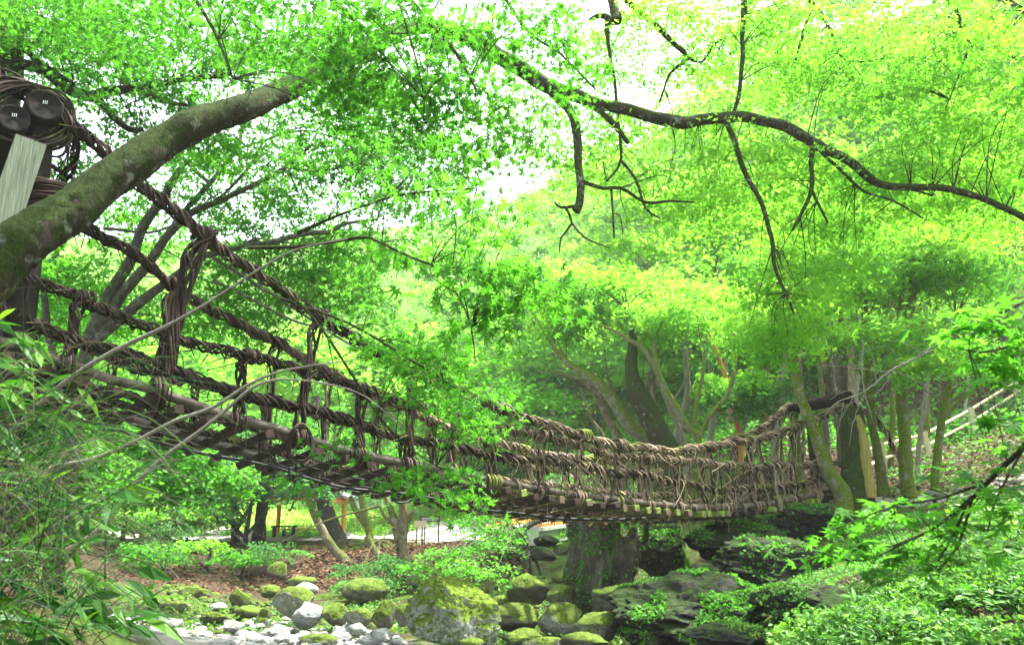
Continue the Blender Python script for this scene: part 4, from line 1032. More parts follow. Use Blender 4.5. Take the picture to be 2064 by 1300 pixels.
a = P(1026, 1105, 29); b = MB(); b.tube([a, a + [.55, .1, .02]], .05, 10); o = b.build('drain_pipe', M['metal'], None, True); tag(o, 'short grey drain pipe sticking out of the bank', 'pipe')

FN = thing('slope_fence', 'pale wooden rail fence climbing the slope behind the far bank trees', 'fence', ground_at(1770, 24))
fp = [(1740, 968, 905, 23.0), (1775, 945, 890, 24.2), (1866, 913, 870, 27.0), (1958, 866, 821, 29.5), (2048, 806, 766, 32.0), (2130, 760, 722, 34.5)]
tops = []
for (px, yb, yt, Y) in fp:
    a, c = P(px + 6, yb + 6, Y), P(px - 3, yt, Y); b = MB(); b.beam(a, c, .19, .16, (0, 1, 0)); b.build('post', M['fence_wood'], FN); tops.append((a, c))
for i in range(len(tops) - 1):
    for f_ in (.42, .88):
        a = tops[i][0] * (1 - f_) + tops[i][1] * f_; c = tops[i + 1][0] * (1 - f_) + tops[i + 1][1] * f_
        b = MB(); b.tube([a + [0, .1, 0], c + [0, .1, 0]], .058, 8); b.build('rail', M['fence_wood'], FN, True)
for i, (px, Y) in enumerate([(1888,20.5),(1912,20.2),(1938,20.6),(1962,20.1),(1985,20.5),(2010,20.3),(2036,20.7),(2058,20.2)]):
    c = ground_at(px, Y); v, f = rock_verts((.22, .15, .07), 400 + i, 3, 6, .08); b = MB(); b.add(v, None, f); me = b.mesh('path_stone', True); me.materials.append(M['stone_flat'])
    o = bpy.data.objects.new('path_stone', me); COL.objects.link(o); o.location = (c[0], c[1], c[2] + .1); tag(o, 'flat pale stone edging the path on the far bank', 'stone', 'stones edging the far bank path')

# ------------------------------------------------------------------ trees
# 1. the great leaning maple whose limb crosses the whole picture
T1 = Tree('leaning_maple', 'huge leaning maple with a thick mossy trunk arching over the bridge from the left edge', 
          [(-260,760,6.0,70),(-80,610,6.2,60),(60,482,6.4,52),(190,388,6.7,43),(300,302,7.0,38),(400,252,7.3,34),(500,214,7.6,29),(580,180,8.0,26),(700,118,8.5,22),(780,72,9.0,19),(850,52,9.4,17),(935,72,9.7,17),(1030,125,10,18),(1110,175,10,17),(1200,205,10,14),(1290,228,10,13),(1365,250,10,14),(1430,238,10,13),(1500,236,10,12),(1580,255,10,12),(1640,285,10,12),(1690,312,10,10),(1750,358,10,9),(1800,376,10,8),(1900,380,9.8,7.5),(1980,400,9.6,7),(2064,438,9.4,7),(2150,480,9.3,6)],
          'bark_moss', sides=26, step=0.06, rough=0.035, root=False)
for b_ in [
    [(1110,180,10,12),(1150,228,10,10),(1160,260,10,10),(1163,320,10,9),(1170,370,10,9),(1168,410,10,9),(1160,425,10,10)],
    [(1190,205,10,8),(1225,235,10,7),(1267,288,10,5)],
    [(1172,365,10,5),(1215,380,10,4),(1250,378,10,4),(1300,408,10,3.5),(1350,405,10,3),(1398,408,10,2)],
    [(1160,415,10,4),(1130,418,10,3),(1118,408,10,2)], [(1140,418,10,3),(1152,450,10,2.5),(1130,480,10,2),(1128,510,10,1)],
    [(1152,450,10,2.5),(1180,480,10,2),(1230,500,10,1.2)],
    [(1232,380,10,3),(1236,430,10,2.5),(1238,480,10,2)],
    [(1462,240,10,6),(1480,290,10,6),(1505,350,10,6),(1535,410,10,5),(1555,480,10,5),(1560,530,10,4),(1585,590,10,3.5),(1600,632,10,2)],
    [(1500,-30,10.3,6),(1500,10,10.2,8),(1497,60,10.1,5.5),(1495,130,10,5),(1490,180,10,4.5),(1480,220,10,4),(1468,250,10,3.5)],
    [(1640,288,10,6),(1634,330,10,5),(1636,385,10,5),(1620,420,10,4),(1598,465,10,3)], [(1636,385,10,4),(1655,425,10,3),(1668,450,10,2)],
    [(1655,305,10,4),(1690,340,10,3.5),(1740,385,10,3),(1800,405,10,2.5),(1860,440,10,1.5)],
    [(1232,-20,10.5,14),(1240,20,10.4,12),(1245,42,10.3,13),(1225,50,10.3,8),(1226,90,10.2,4),(1238,150,10.2,4),(1244,220,10.2,3.5),(1252,320,10.2,3),(1222,366,10.2,2)],
    [(1232,42,10.3,8),(1210,33,10.3,7),(1188,42,10.3,5)], [(1252,325,10.2,3),(1280,360,10.2,3),(1300,420,10.2,2.5),(1330,440,10.2,1.5)],
    [(1252,-10,11,7),(1290,25,11,7),(1330,60,11,7),(1365,95,11,6),(1385,116,11,6),(1350,150,11,3),(1335,190,11,2),(1328,215,11,1)],
    [(1385,116,11,4),(1415,125,11,3),(1440,90,11,3),(1462,78,11,2)],
    [(1610,-15,11,5),(1650,18,11,5),(1668,50,11,4),(1685,90,11,4),(1700,122,11,3),(1740,125,11,2),(1780,118,11,1)], [(1642,10,11,3),(1620,60,11,2.5),(1605,120,11,2)],
    [(1922,-15,10,5),(1935,40,10,5),(1955,92,10,5),(2000,98,10,4),(2070,128,10,3)], [(1955,92,10,3),(1935,145,10,2),(1905,220,10,1)], [(2010,-15,9,5),(2070,20,9,4)],
    [(1800,376,10,4),(1850,385,10,3),(1880,395,10,2)],
    ]: T1.branch(b_)
for b_ in [[(1900,-30,8.5,3),(1950,300,8.5,2)]][:0]: T1.branch(b_)
# long drooping shoots that carry the near foliage
for b_ in [
    [(780,-60,5.6,6),(860,40,5.2,5),(920,110,5.0,4),(960,180,4.8,3)], [(790,-40,5.4,3),(830,90,5,2),(855,200,4.8,1.5),(850,260,4.8,1)],
    [(1000,-40,6,4),(1060,60,5.8,4),(1130,110,5.6,3),(1200,180,5.4,2)], [(600,-60,6,7),(700,30,5.6,5),(780,120,5.3,3),(860,250,5,2)],
    [(360,-60,6,6),(430,60,5.6,4),(470,160,5.4,2)],
    [(500,500,4.2,4.5),(600,498,4.0,4),(700,482,3.9,4),(745,478,3.9,3.5),(800,505,3.8,3),(870,535,3.7,3),(960,545,3.6,2.5),(1060,575,3.6,2),(1130,610,3.6,1.2)],
    [(870,535,3.7,2.5),(920,590,3.6,2),(950,660,3.6,1.6),(958,730,3.6,1)], [(600,470,4.6,4),(720,420,4.3,3),(820,390,4.1,2.5),(960,380,4,1.5)],
    [(560,600,5.6,3),(700,650,5.4,3),(820,720,5.3,2.5),(930,790,5.2,1.5)], [(540,560,5.6,3),(640,650,5.4,3),(780,860,5.3,2),(880,940,5.2,1.2)]]:
    T1.branch(b_, sides=5)
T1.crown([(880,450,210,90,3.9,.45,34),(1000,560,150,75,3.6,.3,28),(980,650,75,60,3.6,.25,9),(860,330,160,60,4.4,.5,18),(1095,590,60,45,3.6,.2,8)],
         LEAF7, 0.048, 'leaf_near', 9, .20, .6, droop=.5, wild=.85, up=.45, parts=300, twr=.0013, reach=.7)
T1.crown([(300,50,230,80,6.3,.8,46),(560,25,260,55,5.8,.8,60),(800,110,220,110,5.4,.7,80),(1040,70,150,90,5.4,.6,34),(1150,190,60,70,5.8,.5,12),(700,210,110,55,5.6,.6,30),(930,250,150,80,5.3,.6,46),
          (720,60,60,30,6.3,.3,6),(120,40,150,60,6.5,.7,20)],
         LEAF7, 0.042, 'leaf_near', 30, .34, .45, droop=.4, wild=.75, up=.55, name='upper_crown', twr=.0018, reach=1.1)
T1.crown([(770,650,60,26,5.6,.3,6),(830,700,105,36,5.5,.4,22),(915,765,95,50,5.4,.4,22),(970,840,50,40,5.3,.3,11),(700,890,40,25,5.2,.2,2),(880,960,90,28,5.2,.3,10),(600,965,40,16,5.2,.2,2),(940,1000,40,16,5.2,.2,4),(700,560,60,20,5.8,.3,4)],
         LEAF7, 0.040, 'leaf_near', 22, .28, .6, droop=.45, wild=.7, up=.6, name='lower_crown', twr=.0014, reach=.9)
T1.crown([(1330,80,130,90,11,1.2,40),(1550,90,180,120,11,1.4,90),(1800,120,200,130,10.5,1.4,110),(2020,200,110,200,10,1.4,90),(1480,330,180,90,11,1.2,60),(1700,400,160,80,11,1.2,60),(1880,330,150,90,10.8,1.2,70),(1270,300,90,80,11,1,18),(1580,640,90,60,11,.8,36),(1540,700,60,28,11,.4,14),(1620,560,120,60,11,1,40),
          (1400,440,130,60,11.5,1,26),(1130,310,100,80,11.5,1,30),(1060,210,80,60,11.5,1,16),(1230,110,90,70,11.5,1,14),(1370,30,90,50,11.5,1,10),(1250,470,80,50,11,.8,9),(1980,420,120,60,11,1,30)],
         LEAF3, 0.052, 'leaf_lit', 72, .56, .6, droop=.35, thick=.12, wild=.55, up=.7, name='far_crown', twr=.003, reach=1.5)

T1.crown([(300,-330,420,150,7,2.2,36),(900,-280,420,140,7,2.4,30),(-200,-60,150,260,8,2,30)],
         LEAF5, 0.055, 'leaf_mid', 50, .6, .25, droop=.3, name='added_shade_crown', twr=.004, reach=2.0)  # unseen leaves added overhead to shade the near foliage and bridge

# 2. dark tree at the left edge behind the bridge post
T2 = Tree('dark_tree', 'dark trunked tree at the upper left corner behind the bridge post', [(-60,700,10.5,60),(-30,400,10.5,50),(0,150,10.5,45),(10,0,10.5,38),(0,-150,10.5,30)], 'bark_dark', sides=12)
for b_ in [[(0,120,14),(70,135,12),(130,175,12),(180,195,12),(200,190,11),(260,178,9),(350,165,7),(460,150,5)], [(190,198,9),(230,238,8),(270,262,7),(290,262,5)], [(15,95,10),(60,100,9),(110,75,8),(150,40,7),(210,10,5)],
           [(10,60,8),(60,52,6),(110,50,5),(150,48,7),(220,58,4),(300,50,2)], [(250,176,5),(330,205,5),(400,215,3)], [(30,80,7),(70,120,6),(150,170,4)], [(0,250,6),(110,340,5),(170,370,3)]]: T2.branch(b_, 10.5)
T2.crown([(130,100,150,90,10.5,1.2,50),(330,110,180,90,10.8,1.2,60),(330,240,140,60,11,1.2,26),(180,330,80,50,11,1,12),(60,-40,120,60,10,1,20),(500,260,120,60,11,1,20),(560,60,150,60,11.5,1,26)],
         LEAF3, 0.065, 'leaf_mid', 75, .6, .4, droop=.3, name='crown', twr=.004, reach=1.6)

# 3. grey multi stemmed tree seen through the ropes
T3 = Tree('multi_stem_tree', 'grey tree with many spreading stems behind the near half of the bridge', [(150,860,13,16.5),(180,690,13,14.2),(225,590,13,12.8),(265,520,13,12.0),(300,440,13,10.5),(330,400,13,9.0),(355,350,13,6.8),(378,325,13,4.5)], 'bark_grey')
for b_ in [[(185,690,12.8),(250,590,11.2),(300,530,10.5),(345,470,9.0),(390,430,8.2),(450,400,6.8),(520,370,5.2),(580,335,4.5),(625,295,3.0)], [(190,690,12.0),(280,610,11.2),(350,560,9.0),(400,520,7.5),(470,500,6.0)], [(300,530,6.8),(370,430,6.0),(440,350,5.2),(480,290,4.5),(485,265,3.0)],
           [(500,495,6.8),(560,485,6.0),(620,470,6.0),(660,468,5.2),(700,450,3.8),(760,442,2.2)], [(390,430,4.5),(440,400,3.8),(500,340,3.0),(540,280,2.2),(640,250,1.5)], [(400,520,5.2),(480,500,4.5),(520,480,6.8)],
           [(420,370,4.5),(380,330,3.8),(350,300,3.0),(320,310,2.2)], [(480,300,3.0),(560,275,3.0),(620,265,2.2),(700,285,1.5)], [(430,520,3.8),(560,600,3.0),(680,680,2.2),(760,720,1.5)],[(430,565,3.0),(520,610,3.0),(600,650,2.2),(650,660,1.5)],
           [(580,335,2.2),(640,345,2.2),(720,330,1.5)], [(210,460,3.8),(300,470,3.0),(360,450,2.2)], [(470,310,4.5),(440,240,3.8),(560,190,3.0),(700,215,2.2)], [(130,800,7.5),(90,620,6.8),(110,520,5.2),(160,450,3.8)]]: T3.branch(b_, 13)
T3.crown([(480,390,150,80,13.5,1.3,26),(650,360,150,70,14,1.3,34),(800,330,120,70,14,1.3,26),(330,460,150,70,14,1.3,22),(560,560,160,70,14.5,1.4,46),(420,640,130,50,14.5,1.2,30),(200,600,120,70,14,1.3,34),(700,480,140,60,15,1.3,34),(120,520,90,50,13,1,16),(880,420,120,70,15.5,1.3,18),
          (620,170,150,60,13.5,1.2,18),(760,250,120,60,13,1.2,18),(420,310,100,40,13,1,10),(940,270,110,70,14,1.2,12),(660,590,130,50,15.5,1,24)],
         LEAF3, 0.082, 'leaf_mid', 68, .75, .35, droop=.3, twr=.005, reach=2.0)
T3b = Tree('slim_green_tree', 'slim tree in full leaf between the bridge and the river at the left', [(110,1120,17,9),(90,900,17,8),(130,760,17,7),(170,600,17,5)], 'bark_dark')
T3b.crown([(60,780,150,80,16,1.4,40),(250,860,150,70,18,1.4,46),(120,640,120,60,17,1.4,24),(330,960,160,60,20,1.4,46),(100,960,160,80,16,1.4,44),(60,1060,140,50,17,1.2,26)],
          LEAF1, 0.125, 'leaf_mid', 150, .85, .3, droop=.3, twr=.006, reach=2.5)

# 4. trees about the pavilion
def simple(name, label, stems, Y, bark, blobs, tpl, size, m, per, padr, twigs=.4, **kw):
    t = Tree(name, label, stems[0], bark, Y, sides=10)
    for s_ in stems[1:]: t.branch(s_, Y)
    if blobs: t.crown(blobs, tpl, size, m, per, padr, twigs, **kw)
    return t
simple('slender_tree', 'slender dark tree with thin forking stems left of the pavilion', [[(474,1082,8),(472,1000,6),(470,940,5),(468,850,4)],[(474,1060,5),(430,1010,4),(395,960,2)],[(474,1070,5),(500,1030,4),(530,980,3)]], 38, 'bark_dark',
       [(440,950,110,40,37,3,22),(330,1010,110,30,35,3,18),(500,900,100,40,38,3,20),(300,940,130,50,38,3,24)], LEAF1, .17, 'leaf_blue', 330, 1.7, twr=.02)
simple('round_tree', 'tree with a dark straight trunk just left of the pavilion posts', [[(522,1078,13),(530,1000,11),(535,900,10),(538,800,8)]], 39, 'bark_dark', [(540,880,120,45,39,3,24),(620,930,120,30,41,3,20)], LEAF1, .17, 'leaf_mid', 300, 1.7, twr=.02)
simple('forked_shrub_tree', 'low tree forking from the ground with three thin stems near the pavilion', [[(495,1082,5),(502,1040,4),(512,990,3)],[(497,1075,4),(520,1050,3),(545,1020,2)],[(490,1080,4),(470,1060,3),(440,1030,2)]], 37, 'bark_dark',
       [(430,1040,60,14,36,2,6)], LEAF1, .15, 'leaf_lit', 220, 1.3, twr=.015)
simple('thick_tree', 'thick dark leaning trunk in front of the pavilion\'s right half', [[(682,1090,20),(668,1060,17),(655,1020,15),(645,960,13),(640,880,12),(636,800,9)]], 37.5, 'bark_dark', [(690,900,110,40,38,3,18),(600,860,100,40,39,3,18)], LEAF1, .17, 'leaf_mid', 300, 1.7, twr=.02)
simple('leaning_tree', 'brown trunk leaning left across the pavilion, rooted lower on the leaf covered bank', [[(694,1132,11),(672,1105,9),(655,1078,8),(640,1050,8),(628,1020,8),(618,995,7),(600,960,5)],[(628,1020,4),(650,985,3),(690,965,2)]], 32, 'bark_brown',
       [(640,968,60,12,31,1.5,5),(590,930,80,30,32,2,9)], LEAF1, .15, 'leaf_blue', 200, 1.2, twr=.015)
simple('bent_tree', 'bent slim tree right of the pavilion by the white heap of gravel', [[(745,1084,8),(742,1060,7),(735,1035,7),(730,1010,7),(722,985,6),(700,960,4)],[(738,1060,6),(718,1030,6),(705,1000,4)]], 37, 'bark_green', [(730,960,60,20,38,2,7)], LEAF1, .15, 'leaf_mid', 220, 1.2, twr=.015)
simple('fallen_leaning_trunk', 'short leaning mossy trunk base below the bent tree', [[(768,1130,8),(752,1105,7),(738,1080,6)]], 31.5, 'bark_brown', [], None, 0, '', 0, 0)
simple('twin_tree', 'pale twin stemmed tree rooted low on the bank beside the notice boards', [[(822,1192,12),(818,1150,12),(812,1110,12),(812,1060,9),(812,1020,8),(808,980,7),(800,930,5)],[(808,1105,9),(798,1070,8),(792,1040,7),(780,1010,5),(770,990,3)],[(812,1062,5),(830,1035,4),(838,1000,3),(846,985,2)],[(795,1060,4),(778,1045,3),(765,1020,2)]], 26, 'bark_brown',
       [(765,1140,60,14,25,1.2,12),(740,1172,50,10,24,1,7),(800,1000,60,20,27,1.5,6),(580,1108,50,7,28,1,4)], LEAF1, .09, 'leaf_blue', 200, .7, twr=.012, reach=6, droop=.2, thick=.1)
for i, (px, py, Y, nm, lab) in enumerate([(360,1070,33,'leafy_shrub','pale green maple shrub with layered sprays on the left bank'),(250,1040,31,'leafy_shrub','bright layered shrub at the far left of the bank'),(330,1120,29,'leafy_shrub','bush with dark gaps over the leaf covered bank'),
                                          (490,1130,28.5,'dark_bush','dark round bush on the leaf covered bank below the pavilion'),(420,1105,30,'leafy_shrub','small fresh green shrub right of the dark bush')]):
    t = Tree(nm, lab, [(px,py+24,4),(px+4,py,3),(px-6,py-22,2)], 'bark_dark', Y, cat='shrub')
    t.crown([(px,py-6,(85,95,80,38,45)[i],(14,22,16,16,8)[i],Y,1.5,(16,20,14,10,7)[i])], LEAF1, .11, ('leaf_blue','leaf_lit','leaf_mid','leaf_mid','leaf_lit')[i], 190, .75, .4, droop=.25, thick=.14, twr=.012, reach=9)

# 5. bright maple spray over the huge boulder, footbridge tree, centre multi stem trees
simple('bare_twig_tree', 'thin half bare tree with bright yellow green sprays in front of the footbridge', [[(1062,1125,9),(1058,1090,8),(1055,1070,8),(1075,1055,6),(1110,1045,5),(1150,1030,3)],[(1056,1075,5),(1030,1060,4),(1000,1070,3),(960,1090,2)],[(1058,1100,4),(1080,1130,3),(1090,1160,2)],[(1056,1080,4),(1040,1110,3),(1030,1160,2)]], 22, 'bark_grey',
       [(980,1085,80,20,21,1.3,14),(920,1120,70,18,20,1.2,12),(1010,1045,80,16,23,1.3,12),(870,1150,50,14,20,1,6),(960,1150,60,14,18.5,1,7)], LEAF1, .085, 'leaf_mid', 85, .6, .7, droop=.2, thick=.12, twr=.008, reach=5)
simple('mossy_clump_tree', 'thick mossy stem leaning left in the middle of the clump behind the bridge', [[(1345,920,26),(1325,870,24),(1300,820,22),(1280,785,20),(1272,730,12),(1275,670,8),(1262,620,5)]], 25, 'bark_moss', [(1280,600,110,34,26,2.5,22),(1180,590,110,36,27,2.5,24)], LEAF1, .14, 'leaf_lit', 260, 1.2, twr=.01)
simple('mossy_clump_tree', 'long dark mossy stem leaning far left above the middle of the bridge', [[(1315,910,13),(1270,860,13),(1230,800,12),(1195,765,11),(1150,735,8),(1115,700,5)],[(1195,765,5),(1160,760,4),(1120,750,2)]], 26, 'bark_green', [(1110,650,70,24,27,2,12),(1200,600,120,30,29,2.5,20)], LEAF1, .14, 'leaf_lit', 240, 1.2, twr=.01)
simple('brown_stem_tree', 'bare brown stem leaning left, left neighbour of the mossy clump', [[(1245,895,9),(1225,840,9),(1200,790,8),(1160,760,6),(1125,750,3)]], 27, 'bark_brown', [(1080,790,60,24,30,2.0,7)], LEAF1, .15, 'leaf_mid', 260, 1.3, twr=.01)
simple('thin_stem_tree', 'thin dark stem forking upward right of the mossy clump', [[(1410,900,8),(1385,860,7),(1350,800,7),(1325,745,6),(1318,690,4)],[(1410,880,5),(1430,840,5),(1470,790,5),(1482,740,4),(1490,690,2)],[(1398,870,5),(1406,800,4),(1420,740,3)],[(1340,780,5),(1300,710,5),(1260,680,4),(1210,655,2)]], 24, 'bark_green',
       [(1330,640,90,30,25,2,16),(1400,620,110,30,26,2,22),(1460,760,60,16,26,1.4,4)], LEAF1, .13, 'leaf_lit', 220, 1.1, twr=.01)
for i, (a, b_, c, r, lab) in enumerate([((1382,905),(1350,820),(1310,730),7,'slim pale stem rising left in the thicket behind the bridge'),((1300,905),(1255,840),(1225,760),6,'slim pale stem with a long lean left of centre'),((1430,900),(1440,800),(1425,700),7,'slim upright stem near the orange trunk'),
        ((1290,900),(1300,790),(1330,690),6,'crossing slim stem leaning right in the thicket'),((1360,900),(1385,800),(1380,700),8,'upright brown stem in the thicket behind the middle of the bridge'),((1220,900),(1190,840),(1170,780),4,'short slim sapling stem left of the thicket')]):
    simple('thicket_tree', lab, [[(a[0],a[1],r),(b_[0],b_[1],r*.85),(c[0],c[1],r*.6)],[(b_[0],b_[1],r*.5),(b_[0]+30,b_[1]-50,r*.4),(b_[0]+42,b_[1]-90,r*.2)]], 29 + i % 3, ('bark_pale','bark_brown')[i % 2], [(c[0], 610, 70, 26, 30, 2, 6)], LEAF1, .15, 'leaf_lit', 200, 1.2, twr=.01)
simple('orange_trunk', 'slender bare orange trunk with peeled bark behind the bridge', [[(1490,890,6),(1482,840,6),(1470,790,6),(1457,745,5),(1440,700,5),(1425,665,4)]], 28, 'orange_wood', [], None, 0, '', 0, 0)
simple('cedar_trunk', 'straight brown cedar trunk between the orange trunk and the far bridge post', [[(1545,860,14),(1540,780,13),(1536,700,12),(1532,560,11)]], 30, 'bark_brown', [(1490,800,70,26,27,1.5,10),(1530,690,90,40,29,2,16)], LEAF1, .16, 'leaf_blue', 220, 1.2, twr=.01)

# 6. trees on the right bank
simple('curved_mossy_tree', 'curved mossy tree bending left just past the end of the bridge', [[(1700,1000,18.7),(1678,965,15.8),(1660,925,13.7),(1645,880,12.2),(1628,835,11.5),(1612,790,10.1),(1602,740,9.4),(1596,690,8.6),(1585,600,6.5),(1570,480,5.0)]], 19.6, 'bark_green',
       [(1560,620,110,50,19,1.8,24),(1680,560,120,50,20,1.8,34),(1650,500,120,60,20,1.8,36),(1600,380,150,70,15.5,1.6,20)], LEAF3, .095, 'leaf_lit', 120, .9, .35, twr=.008, reach=2.5)
simple('forked_grey_tree', 'lichen grey trunk rising behind the far bridge crossbeam', [[(1712,960,12.2),(1706,860,11.5),(1698,780,10.8),(1690,700,10.1),(1688,620,8.6),(1690,480,6.5)]], 21.5, 'bark_grey', [(1740,540,130,70,21,2,40),(1600,430,120,60,21,2,26)], LEAF3, .095, 'leaf_lit', 120, 1.0, .35, twr=.008, reach=2.5)
st = Tree('split_stump', 'broken mossy stump with a bare yellow split side by the bridge end', [(1728,1012,34),(1725,960,28),(1722,900,25),(1716,850,25),(1712,822,24)], 'bark_moss', 19.8, cat='stump', sides=14)
b = MB(); a = wpath([(1754,1003,12),(1748,950,11),(1741,890,10),(1733,850,9),(1726,838,5)], 19.5); b.tube(smooth(a[:, :3], .1), np.interp(np.linspace(0, 1, len(smooth(a[:, :3], .1))), np.linspace(0, 1, 5), a[:, 3]), 10, True, None, .09); b.build('split_wood', M['cut_wood'], st.t, True)
simple('pale_lichen_tree', 'slim pale tree with lichen patches directly behind the split stump', [[(1778,960,10.8),(1766,900,8.6),(1757,840,7.9),(1752,760,6.5),(1747,690,5.0),(1745,600,3.6)],[(1752,790,3.6),(1730,740,2.9),(1712,720,2.2)]], 21, 'bark_green', [(1790,550,90,40,21,1.6,18)], LEAF3, .08, 'leaf_lit', 150, .9, .35, twr=.008)
simple('tall_mossy_tree', 'tall straight mossy tree in front of the slope fence', [[(1832,995,15.1),(1826,940,13.0),(1822,860,11.5),(1817,780,10.8),(1815,730,10.1),(1825,660,8.6),(1836,610,7.9),(1845,500,6.5)],[(1815,740,5.8),(1812,680,5.0),(1815,620,4.3),(1820,560,3.6)],[(1822,740,5.0),(1870,715,4.3),(1905,705,3.6),(1960,700,2.2)]], 20.5, 'bark_green',
       [(1860,520,140,50,20,2,36),(1780,670,90,22,19,1.2,16),(1880,715,80,22,18.5,1.2,18),(1900,460,140,80,20.5,2,46)], LEAF3, .095, 'leaf_lit', 120, .95, .35, twr=.008, reach=2.5)
simple('forked_mossy_tree', 'forked mossy tree with a long side limb to the right of the slope fence posts', [[(1886,960,8.6),(1892,900,7.9),(1900,840,7.9),(1912,780,6.5),(1918,730,5.8),(1925,640,4.3)],[(1898,850,5.0),(1930,810,5.0),(1980,780,5.0),(2030,760,5.0),(2100,770,4.3)],[(1905,820,2.9),(1870,790,1.4),(1840,780,0.7)]], 21, 'bark_green', [(1980,550,120,50,20.5,2,30),(2010,735,60,18,20,1.2,7)], LEAF3, .095, 'leaf_mid', 120, .95, .35, twr=.008, reach=2.5)
for i, (x0, x1, Y) in enumerate([(1640,1665,26),(1662,1690,27),(1590,1560,27),(1530,1500,33)]):
    simple('hillside_tree', ('slim grey stem left of the lichen grey trunk', 'slim grey stem leaning behind the lichen grey trunk', 'thin stem behind the curved mossy tree', 'thin stem in the shade past the cedar trunk')[i], [[(x1,860,6),((x0+x1)/2,740,5),(x0,600,4)]], Y, 'bark_grey', [(x0,540,70,40,Y,2,12)], LEAF1, .14, 'leaf_mid', 200, 1.1, twr=.01)
for i, (x0, y0, x1, y1, r_, Y) in enumerate([(1655,930,1640,640,5,24),(1850,930,1868,620,5,23),(1795,930,1790,600,6,25),(1935,900,1950,650,3,30),(2040,860,2030,640,4,33),(1560,900,1580,660,5,26),(1870,900,1848,600,4,27),(1725,820,1732,600,5,25)]):
    simple('slender_tree', ('slender stem just left of the lichen grey trunk at the bridge end','slender leaning stem right of the tall straight mossy tree','slender stem between the pale lichen tree and the tall mossy tree','slender stem right of the forked mossy tree by the fence','slender stem behind the top of the slope fence','slender stem between cedar trunk and curved mossy tree',
        'very thin stem crossing behind the tall mossy tree','thin stem rising above the split stump')[i], [[(x0,y0,r_),((x0+x1)/2+8,(y0+y1)/2,r_*.85),(x1,y1,r_*.6)]], Y, ('bark_green','bark_pale')[i % 2], [(x1,y1-40,60,30,Y,1.5,7)], LEAF3, .09, 'leaf_lit', 110, .9, .3, twr=.008)
t = thing('dead_branch', 'bare pale dead branch with fine twigs hanging over the split stump', 'branch', P(1830, 720, 17.5)); b = MB()
for pl in [[(1880,705,4),(1800,745,4),(1740,790,3),(1690,810,2),(1660,840,1)],[(1790,750,2.5),(1710,740,1.5),(1660,735,1)],[(1745,785,2),(1720,850,1.5),(1712,900,1)],[(1700,808,1.5),(1690,860,1),(1676,880,.8)],[(1800,745,2),(1850,770,1.5),(1900,790,1)],[(1740,690,3),(1738,760,2.5),(1748,810,2),(1760,850,1)],[(1850,715,2),(1900,690,1.5),(1960,680,1)],[(1765,768,1.6),(1760,720,1.2),(1745,690,.8)],[(1800,745,2),(1770,790,1.4),(1720,810,1),(1690,830,.8)],[(1740,785,1.6),(1700,790,1.2),(1672,806,.8)],[(1820,735,2),(1790,700,1.3),(1740,705,.8)],[(1860,712,2),(1820,690,1.4),(1790,688,.8)],[(1720,800,1.4),(1700,835,1),(1690,850,.8),(1688,880,.6)]]:
    p = smooth(wpath(pl, 17.5), .08); p[:, :3] += RG.normal(size=(len(p), 3)) * .006; b.tube(p[:, :3], p[:, 3] * .5, 4, False)
b.build('twigs', M['bark_pale'], t, True)

# 7. near maple branch in the lower right and its sprays higher up
T7 = Tree('near_maple_branch', 'close maple branch with large leaves reaching in from the right edge', [(2200,780,1.9,7),(2080,885,1.95,6),(2010,950,2.0,5),(1950,1010,2.05,4.5),(1900,1050,2.1,4),(1860,1075,2.1,3),(1800,1100,2.1,2)], 'bark_dark', root=False, step=.04, cat='branch', part='stem')
for b_ in [[(1990,970,3),(1890,1005,2.5),(1800,1020,2),(1700,1060,1.2)],[(1950,1010,3),(1920,1080,2),(1890,1130,1.2)],[(1960,1000,3),(1930,1100,2),(1890,1150,1)],[(2070,890,3),(2010,1000,2),(1990,1070,1)],[(2200,640,5),(2060,690,4),(1980,710,2.5),(1930,700,1.2)],[(2150,560,4),(2040,620,3),(1970,650,1.5)],[(1860,1075,2),(1740,1130,1.2),(1640,1110,.8)]]: T7.branch(b_, 2.0, 5, .04)
T7.crown([(1800,1040,130,40,2.05,.10,12),(1720,1100,120,32,2.05,.10,10),(1900,1090,100,45,2.0,.10,8),(1990,1000,90,55,1.95,.12,9),(2010,880,80,45,1.9,.1,5),(2010,690,70,60,2.0,.12,16),(2040,740,50,40,2.0,.1,8),(1960,640,40,25,2.0,.1,3),(1860,1160,70,20,2.0,.1,3)],
         LEAF7, 0.034, 'leaf_near', 7, .10, .7, droop=.3, thick=.2, wild=.35, up=.8, parts=300, twr=.0006, reach=.35)

T7.crown([(2500,100,400,300,2.6,.9,40),(2350,-350,350,250,3.0,.9,30)], LEAF5, 0.05, 'leaf_mid', 45, .35, 0, droop=.3, name='upper_crown')  # unseen leaves added beyond the right edge to shade the near sprays

